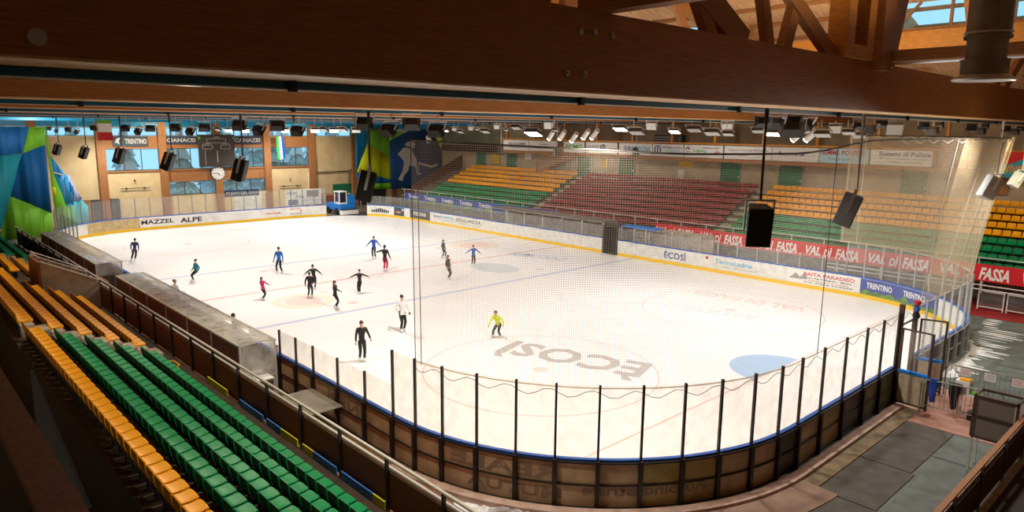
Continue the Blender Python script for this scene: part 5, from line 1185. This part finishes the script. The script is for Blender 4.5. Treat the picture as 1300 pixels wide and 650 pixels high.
for i, (x, y, w_, lit) in enumerate(row_r):
    p = at(x, y, 1, 4 if i % 2 else 6)
    p.z = min(p.z, 9.4)
    flood(p, w_*.66, R(70 if lit else 15), R(10 if lit else 30), m_char if lit else mat('pinkish_lamp_housing', (.50, .36, .28), .5), (m_lit if i % 3 == 0 else m_reflector) if lit else m_lampglass,
          '%s floodlight in the right roof row, %s' % (('glowing white' if (lit and i % 3 == 0) else 'pale fronted' if lit else 'dark boxy'), 'left of the net cable anchor' if x < 720 else 'above the gallery banners'), GR+' %s %d' % ('left' if x < 720 else 'right', (i % 3 == 0 and lit)*1+(not lit)*2))
GA = 'slanted tube lamps above the timber stairs'
for i, (x, y) in enumerate(((700, 171), (714, 171), (729, 174), (744, 170), (755, 170), (1014, 171), (1031, 171))):
    p = at(x, y, 1, 5); t = thing('tube_lamp', 'slanted bright tube lamp in the right roof row, %s' % ('above the timber stairs' if x < 800 else 'above the pale blue banner'), 'lamp', tuple(p), GA+('' if x < 800 else ' right'))
    d = Vector((.28, -.1, .22)); MB().tube(p-d, p+d, .14, 12).build('housing', m_alu, t); MB().tube(p-d*1.02, p-d*1.08, .13, 12).build('lamp_front', m_lit, t)
    MB().tube(p, (p.x, p.y, 9.62), .02, 6).build('hanger', m_char, t)
GN = 'floodlights under the nearest beam'
for i, (x, y, w_, m, yw, tl) in enumerate(((969, 154, .42, m_black, 60, 10), (984, 156, .46, m_char, 40, 40), (1006, 163, .62, m_black, 45, 30), (1009, 152, .42, m_black, 60, 0), (1022, 157, .46, m_char, 20, 45), (1092, 159, .38, m_black, 70, 10), (1103, 163, .48, m_spkg, 30, 60), (1119, 157, .40, m_black, 40, 10), (1174, 159, .42, m_black, 70, 10), (1183, 165, .52, m_spkg, 30, 60), (1192, 158, .36, m_black, 40, 10),
                                           (1234, 161, .42, m_black, 60, 10), (1243, 166, .52, m_spkg, 30, 60), (1250, 160, .36, m_black, 40, 10), (1278, 163, .42, m_black, 60, 10), (1287, 167, .5, m_spkg, 30, 60), (1296, 163, .36, m_black, 40, 10))):
    p = at(x, y, 0, 27.2); lab = ('in the cluster by the first pole' if x < 1030 else 'in the pair by the second pole' if x < 1130 else 'above the lettered navy banner' if x < 1200 else 'over the lit net corner' if x < 1260 else 'at the right edge')
    flood(p, w_*1.15, R(tl), R(yw+150), m, m_reflector, '%s floodlight on the nearest beam %s, %s from left' % ('black' if m is m_black else 'grey', lab, ['one', 'two', 'three', 'four', 'five'][i if i < 5 else (i-5) % 3]), GN)
# ------------------------------------------------------------------ light
def lamp(x, y, z, e, col=(1, .93, .82), ang=150, r=.3, tgt=None):
    l = bpy.data.lights.new('lamp_beam', 'SPOT'); l.energy = e; l.color = col; l.spot_size = R(ang); l.spot_blend = .6; l.shadow_soft_size = r
    o = bpy.data.objects.new('lamp_beam', l); COL.objects.link(o); o.location = (x, y, z)
    if tgt: o.rotation_euler = (Vector(tgt)-Vector((x, y, z))).to_track_quat('-Z', 'Y').to_euler()
for x in (-32, -20, -8, 4, 16, 27):
    lamp(x, -8, 9.3, E0, (1, .95, .88), tgt=(x-1, -6, 0)); lamp(x, 6, 9.3, E0, (1, .97, .92) if x < 20 else (.95, 1, 1), tgt=(x, 8, 0))
lamp(27.3, -13, 9.2, E0*.5, (1, .86, .72), tgt=(26, -12, 0)); lamp(30.8, 9, 9.2, E1, (1, .85, .55), 110, .2, tgt=(28.5, 11, 3)); lamp(31.4, 3, 9.3, E0*.45, (1, .9, .8), tgt=(32, -2, 0))
lamp(26, -17.5, 9.2, E0*.5, (1, .92, .75), tgt=(24, -20, 1)); lamp(14, -17.5, 9.2, E0*.5, (1, .90, .70), tgt=(18, -20, 1)); lamp(-2, -17, 9.2, E0*.5, (1, .9, .75), tgt=(-2, -20, 0)); lamp(-33, -3, 9.2, E0*.25, (1, .85, .6), tgt=(-37, -4, 4)); lamp(-33, 10, 9.2, E0*.25, (1, .85, .6), tgt=(-37, 10, 4))
lamp(-24, -15, 9.2, E0*.35, (1, .92, .8), tgt=(-31, -15, 3))
lamp(34, 20, 9.2, E0*.35, (1, .9, .75), tgt=(32, 22, 2))
# a lamp among the roof struts at the upper right, as its glow on the timber shows
lamp(24, 2, 12.0, E2, (1, .75, .42), 170, .3, tgt=(24, 6, 16)); lamp(33.5, -3.5, 11.9, E2*.12, (1, .72, .4), 75, .2, tgt=(29, -3.5, 15.2))

for x in (-18, -4, 8, 20): lamp(x, 19, 9.3, E0*.18, (1, .93, .82), tgt=(x, 23, 2))

lamp(33.4, -9.5, 11.9, E2*.30, (1, .78, .5), 75, .2, tgt=(29, -7, 15.2))  # upward spot added to brighten the struts, no fixture stands here
# ------------------------------------------------------------------ skaters
def skin_mesh(verts, edges, radii, levels=1):
    me = bpy.data.meshes.new('s'); me.from_pydata(verts, edges, []); o = bpy.data.objects.new('s', me); COL.objects.link(o)
    o.modifiers.new('k', 'SKIN'); s = o.modifiers.new('b', 'SUBSURF'); s.levels = levels; s.render_levels = levels
    for d, r in zip(me.skin_vertices[0].data, radii): d.radius = (r, r) if not isinstance(r, tuple) else r; d.use_root = False
    me.skin_vertices[0].data[0].use_root = True
    bpy.context.view_layer.update()
    m = bpy.data.meshes.new_from_object(o.evaluated_get(bpy.context.evaluated_depsgraph_get())); COL.objects.unlink(o); bpy.data.objects.remove(o)
    for p in m.polygons: p.use_smooth = True
    return m
def ik(a, c, l1, l2, pole):
    a, c, pole = Vector(a), Vector(c), Vector(pole); d = c-a; L = min(d.length, (l1+l2)*.999); d.normalize(); c = a+d*L
    x = (l1*l1-l2*l2+L*L)/(2*L); h = math.sqrt(max(0, l1*l1-x*x)); pp = (pole-d*pole.dot(d)).normalized(); return a+d*x+pp*h, c
def person(foot, H, yaw, jac, trs, hair, hat=None, lean=(0, 0), hip=(0, 0, 0), feet=((-.06, .02, 0), (.06, -.02, 0)), hands=((-.17, .05, -.36), (.17, .05, -.36)), label='', glove=None, long=False, tail=True, coat=None, stripe=None, bun=False, loc=None, skates=True):
    p = at(*foot, 2, 0) if loc is None else Vector(loc); t = thing('person', label, 'person', (p.x, p.y, p.z+.002), rz=0); t.rotation_euler = (0, 0, yaw); bl = .035
    P = Vector((hip[0], hip[1], .53+hip[2])); lx, ly = lean; up = Vector((lx, ly, 1)).normalized(); ch = P+up*.27; nk = P+up*.325; 
    fw_ = Vector((0, 1, 0)); hd = nk+(up+Vector((0, 0, .6))).normalized()*.075
    rt = Vector((1, 0, 0))
    V = []; E_ = []; Rr = []
    def add(v, r, par=None): V.append(Vector(v)*H); Rr.append(r*H if not isinstance(r, tuple) else (r[0]*H, r[1]*H)); i = len(V)-1; (E_.append((par, i)) if par is not None else None); return i
    a0 = add(P, (.062, .05)); a1 = add(P+up*.13, (.06, .045), a0); a2 = add(ch-up*.02, (.07, .05), a1); a3 = add(nk, .028, a2); a4 = add(hd+Vector((0, .005, -.02)), (.038, .042), a3); a5 = add(hd+Vector((0, 0, .035)), (.042, .048), a4); a6 = add(hd+Vector((0, 0, .065)), (.022, .026), a5)
    J = {}
    for s, fp in ((-1, feet[0]), (1, feet[1])):
        hp = P+Vector((s*.048, 0, -.03)); f = Vector(fp)+Vector((0, 0, .075)); kn, f = ik(hp, f, .245, .235, (0, 1, .1))
        h1 = add(hp, .048, a0); h2 = add(hp.lerp(kn, .5), .043, h1); h3 = add(kn, .032, h2); h4 = add(kn.lerp(f, .4), .032, h3); h5 = add(f, .021, h4); add(f+Vector((0, .06, -.03)), .018, h5); J['leg', s] = (hp, kn, f)
    for s, hpos in ((-1, hands[0]), (1, hands[1])):
        sh = ch+Vector((s*.1, 0, .01)); h = sh+Vector(hpos)-Vector((s*.0, 0, 0)); el, h = ik(sh, h, .165, .155, (s*.5, -1, -.2))
        s1 = add(sh, .033, a2); s2 = add(sh.lerp(el, .5), .027, s1); s3 = add(el, .022, s2); s4 = add(h, .014, s3); d = (h-el).normalized(); pm = add(h+d*.03, (.018, .012), s4); J['arm', s] = (sh, el, h, d)
        side = d.cross(Vector((0, 1, 0))); side = side.normalized() if side.length > .1 else Vector((1, 0, 0)); nn = d.cross(side)
        for q, ln in ((-.013, .035), (-.0045, .042), (.0045, .04), (.013, .03)):
            k1 = add(h+d*.045+side*q, .0052, pm); k2 = add(h+d*(.045+ln*.5)+side*q*1.2+nn*.004, .0048, k1); add(h+d*(.045+ln*.9)+side*q*1.2+nn*.014, .0042, k2)
        k1 = add(h+d*.025+side*.024, .0055, pm); add(h+d*.045+side*.036, .0048, k1)
    me = skin_mesh([tuple(v) for v in V], E_, Rr)
    # the face is part of the same body mesh
    b = MB(); hh = hd*H; b.v = [tuple(v.co) for v in me.vertices]; b.f = [tuple(pp.vertices) for pp in me.polygons]; b.m = [0]*len(b.f)
    b.ball(hh+Vector((0, .047*H, .012*H)), .010*H, 6, sc=(.8, 1.3, 1.4))
    for s in (-1, 1): b.ball(hh+Vector((s*.042*H, -.002*H, .012*H)), .012*H, 6, sc=(.4, .8, 1.2)); b.ball(hh+Vector((s*.017*H, .042*H, .024*H)), .0065*H, 6, m=1)
    b.ball(hh+Vector((0, .045*H, -.012*H)), .010*H, 6, m=2, sc=(1.3, .4, .45))
    b.build('body', [m_skin, m_letk, m_letr], t, world=False, smooth=True)
    # jacket
    V, E_, Rr = [], [], []
    zb = -.03 if not coat else -coat
    c0 = add(P+up*(.02), (.078, .066)); c1 = add(P+up*.13, (.080, .066), c0); c2 = add(ch-up*.025, (.095, .080), c1); c25 = add(ch+up*.02, (.075, .066), c2); c3 = add(nk-up*.002, .040, c25)
    cb = add(P+Vector((0, 0, zb)), (.084 if coat else .078, .070), c0)
    for s in (-1, 1):
        sh, el, h, d = J['arm', s]; s1 = add(sh, .045, c2); s2 = add(sh.lerp(el, .5), .035, s1); s3 = add(el, .030, s2); add(h-d*.005, .022, s3)
    mj = skin_mesh([tuple(v) for v in V], E_, Rr); mj.materials.append(jac); o = bpy.data.objects.new('jacket', mj); COL.objects.link(o); o.parent = t
    if stripe:
        MB().lathe([(.088*H, 0), (.089*H, .03*H)], tuple((P+up*.20)*H), 14).build('chest_stripe', stripe, o, world=False); MB().lathe([(.079*H, 0), (.079*H, .03*H)], tuple((P+Vector((0, 0, -.04)))*H), 14).build('hem_stripe', stripe, o, world=False)
    V, E_, Rr = [], [], []
    t0 = add(P+up*.03, (.060, .050))
    for s in (-1, 1):
        hp, kn, f = J['leg', s]; k1 = add(hp, .056, t0); k2 = add(hp.lerp(kn, .5), .050, k1); k3 = add(kn, .039, k2); k4 = add(kn.lerp(f, .4), .038, k3); add(f+Vector((0, 0, .0)), .030, k4)
    mt = skin_mesh([tuple(v) for v in V], E_, Rr); mt.materials.append(trs); o = bpy.data.objects.new('trousers', mt); COL.objects.link(o); o.parent = t
    for s in (-1, 1):
        f = J['leg', s][2]*H; b = MB(); pr = [(-.05, .06), (-.052, -.02), (.10, -.02), (.105, .0), (.07, .025), (.02, .05), (.015, .075), (-.04, .075)]
        b.prism([(f.x-.032*H, f.y+y*H, f.z+(z-.022)*H) for y, z in pr], (.064*H, 0, 0)); b.build('skate_boot', m_paper if skates is True else skates, t, world=False, bevel=.008)
        MB().prism([(f.x-.003, f.y-.05*H, f.z-.042*H), (f.x-.003, f.y-.045*H, f.z-.075*H), (f.x-.003, f.y+.10*H, f.z-.075*H), (f.x-.003, f.y+.11*H, f.z-.055*H), (f.x-.003, f.y+.09*H, f.z-.042*H)], (.006, 0, 0)).build('skate_blade', m_silver, t, world=False)
    hm = mat('hair_'+hair, {'brown': (.05, .022, .012), 'dark': (.018, .010, .007), 'fair': (.22, .12, .05)}[hair], .6)
    b = MB(); b.ball(hh+Vector((0, -.012*H, .032*H)), .052*H, 10, sc=(.98, 1.05, 1.0))
    if long: b.ball(hh+Vector((0, -.045*H, -.04*H)), .05*H, 8, sc=(.9, .5, 1.7))
    elif bun: b.ball(hh+Vector((0, -.055*H, .06*H)), .026*H, 8)
    elif tail: b.tube(hh+Vector((0, -.05*H, .03*H)), hh+Vector((0, -.085*H, -.08*H)), .018*H, 8, .008*H)
    b.build('hair', hm, t, world=False, smooth=True)
    if hat:
        b = MB(); c = hh+Vector((0, -.002*H, .03*H)); b.lathe([(.054*H, 0), (.057*H, .012*H), (.053*H, .035*H), (.035*H, .055*H), (.001, .062*H)], tuple(c), 14); b.ball(c+Vector((0, 0, .068*H)), .013*H, 6); b.build('woolly_hat', hat, t, world=False, smooth=True)
    if glove:
        for s in (-1, 1):
            sh, el, h, d = J['arm', s]; b = MB(); b.ball((h+d*.04)*H, .024*H, 8, sc=(1, .8, 1.5)); b.build('glove', glove, t, world=False, smooth=True)
    return t
K = mat('black_sportswear', (.012, .012, .014), .7); KP = mat('black_leggings', (.008, .008, .010), .6); NV = mat('navy_fleece', (.015, .035, .10), .8); TE = mat('teal_fleece', (.01, .17, .20), .8); BL = mat('blue_down_jacket', (.01, .12, .45), .7); MG = mat('magenta_jacket', (.45, .01, .12), .7)
RB = mat('royal_blue_jacket', (.02, .07, .42), .7); CR_ = mat('crimson_trousers', (.50, .01, .06), .7); LM = mat('lime_hoodie', (.62, .72, .01), .7); WH = mat('white_fleece', (.75, .74, .74), .8); OR = mat('orange_stripe', (.75, .33, .05), .7)
FC = math.atan2(-(CAMP.x), 1)   # helper
def towards(x, y): # yaw that turns the figure's front (+Y) towards a plan direction
    return math.atan2(y, x)-math.pi/2
cam_dir = towards(.73, -.68); away = towards(-.73, .68); rgt = towards(.68, .73); lft = towards(-.68, -.73)
person((170, 332), 1.62, away+.3, NV, KP, 'dark', lean=(.12, .05), hip=(.06, 0, -.02), feet=((-.10, 0, 0), (.04, .02, 0)), tail=False, hands=((-.03, -.12, -.27), (.04, -.12, -.27)), label='skater in navy jumper and black trousers leaning in a glide at the far left')
person((246, 357), 1.50, cam_dir-.7, TE, KP, 'dark', lean=(-.25, .15), hip=(-.16, -.05, -.07), feet=((-.06, .04, 0), (.10, -.03, 0)), bun=True, hands=((-.1, .02, -.27), (.12, .06, -.27)), label='skater in teal jacket leaning into a turn near the left boards')
person((355, 347), 1.66, cam_dir, BL, KP, 'dark', hat=K, feet=((-.10, 0, 0), (.10, 0, 0)), glove=K, hands=((-.05, .02, -.31), (.09, .03, -.30)), label='skater in bright blue jacket and black woolly hat standing legs apart')
person((334, 381), 1.28, rgt-.3, MG, KP, 'brown', long=True, lean=(0, -.1), hip=(0, .02, -.02), feet=((-.04, -.06, 0), (.06, .05, 0)), hands=((-.08, .22, -.15), (.10, .24, -.15)), label='small skater in magenta jacket with long brown hair')
person((394, 379), 1.45, away, K, KP, 'dark', tail=False, feet=((-.08, 0, 0), (.05, .03, 0)), hands=((-.06, -.02, -.3), (.08, .1, -.25)), label='skater all in black seen from behind, standing on the faded round mark')
person((399, 367), 1.42, cam_dir+.5, K, KP, 'dark', hat=K, lean=(.1, .1), feet=((-.02, .04, 0), (.05, -.22, .14)), hands=((-.22, .05, -.2), (.24, 0, -.18)), label='skater in black cap lifting one leg, just beyond the one on the round mark')
person((426, 392), 1.46, rgt, K, KP, 'brown', long=True, stripe=OR, glove=MG, feet=((-.04, -.02, 0), (.06, .03, 0)), hands=((-.06, .0, -.28), (.15, .25, -.12)), label='long haired skater in black jacket with orange stripes and magenta gloves')
person((457, 373), 1.38, cam_dir, K, KP, 'dark', tail=False, feet=((-.0, .02, 0), (.07, -.04, 0)), hands=((-.28, .0, -.12), (.29, .0, -.14)), label='skater in black with both arms stretched out sideways')
person((475, 328), 1.58, cam_dir, RB, KP, 'brown', tail=False, feet=((-.06, 0, 0), (.06, 0, 0)), hands=((-.20, 0, -.25), (.22, 0, -.24)), label='skater in royal blue top with arms held away from the sides')
person((489, 345), 1.72, away-.2, K, CR_, 'dark', hat=BL, coat=.12, feet=((-.05, 0, 0), (.05, 0, 0)), hands=((-.26, .02, -.08), (.12, 0, -.3)), label='person in long dark coat crimson trousers and blue hat pointing left')
person((563, 328), 1.32, rgt+.6, K, KP, 'dark', hat=TE, feet=((-.05, -.08, 0), (.05, .06, 0)), hands=((-.06, .05, -.28), (.10, .05, -.28)), label='small skater in black with teal hat in the background')
person((569, 355), 1.52, rgt-.4, mat('dark_brown_coat', (.03, .018, .014), .8), KP, 'dark', long=True, coat=.10, feet=((-.05, 0, 0), (.05, .02, 0)), hands=((-.07, .03, -.3), (.08, .06, -.28)), label='long haired skater in long dark brown coat, in front of the teal hatted one')
person((601, 337), 1.38, cam_dir+.2, RB, KP, 'dark', hat=K, coat=.08, feet=((-.06, 0, 0), (.08, .02, 0)), hands=((-.24, .02, -.2), (.27, .02, -.18)), label='skater in blue coat with arms spread, rightmost of the far group')
person((511, 421), 1.70, cam_dir+.5, WH, KP, 'dark', bun=True, feet=((-.05, 0, 0), (.05, .02, 0)), glove=K, hands=((-.08, .05, -.28), (.05, .16, -.2)), label='woman in white fleece jacket and black trousers standing beside the net edge')
person((460, 458), 1.63, cam_dir+.35, K, KP, 'brown', bun=True, lean=(0, .05), feet=((-.05, .05, 0), (.05, -.04, 0)), hands=((-.12, -.05, -.29), (.05, .04, -.31)), label='skater all in black with hair bun, nearest to the left screens')
person((632, 429), 1.48, cam_dir-.3, LM, KP, 'brown', tail=False, lean=(.12, .55), hip=(0, -.06, -.10), feet=((-.08, .0, 0), (.16, -.03, 0)), hands=((-.16, .16, -.18), (.06, .2, -.22)), label='skater in lime yellow hoodie bending forward alone in front of the big ice lettering')
q = at(222, 358, 2, 1.5); person(None, 1.62, cam_dir+2.6, WH, KP, 'fair', long=False, bun=True, loc=(q.x, q.y, 0), label='fair haired person in pale top standing by the left boards, farther of two', hands=((-.08, .15, -.2), (.08, .15, -.2)), skates=True)
q = at(288, 403, 2, 1.48); q.y = -14.86; person(None, 1.60, cam_dir+2.6, K, KP, 'dark', long=True, loc=(q.x, q.y, 0), label='dark haired person in black leaning on the left boards by the near bench shelter', hands=((-.08, .2, -.15), (.08, .2, -.15)), skates=True)
SC.view_settings.exposure = 0.45
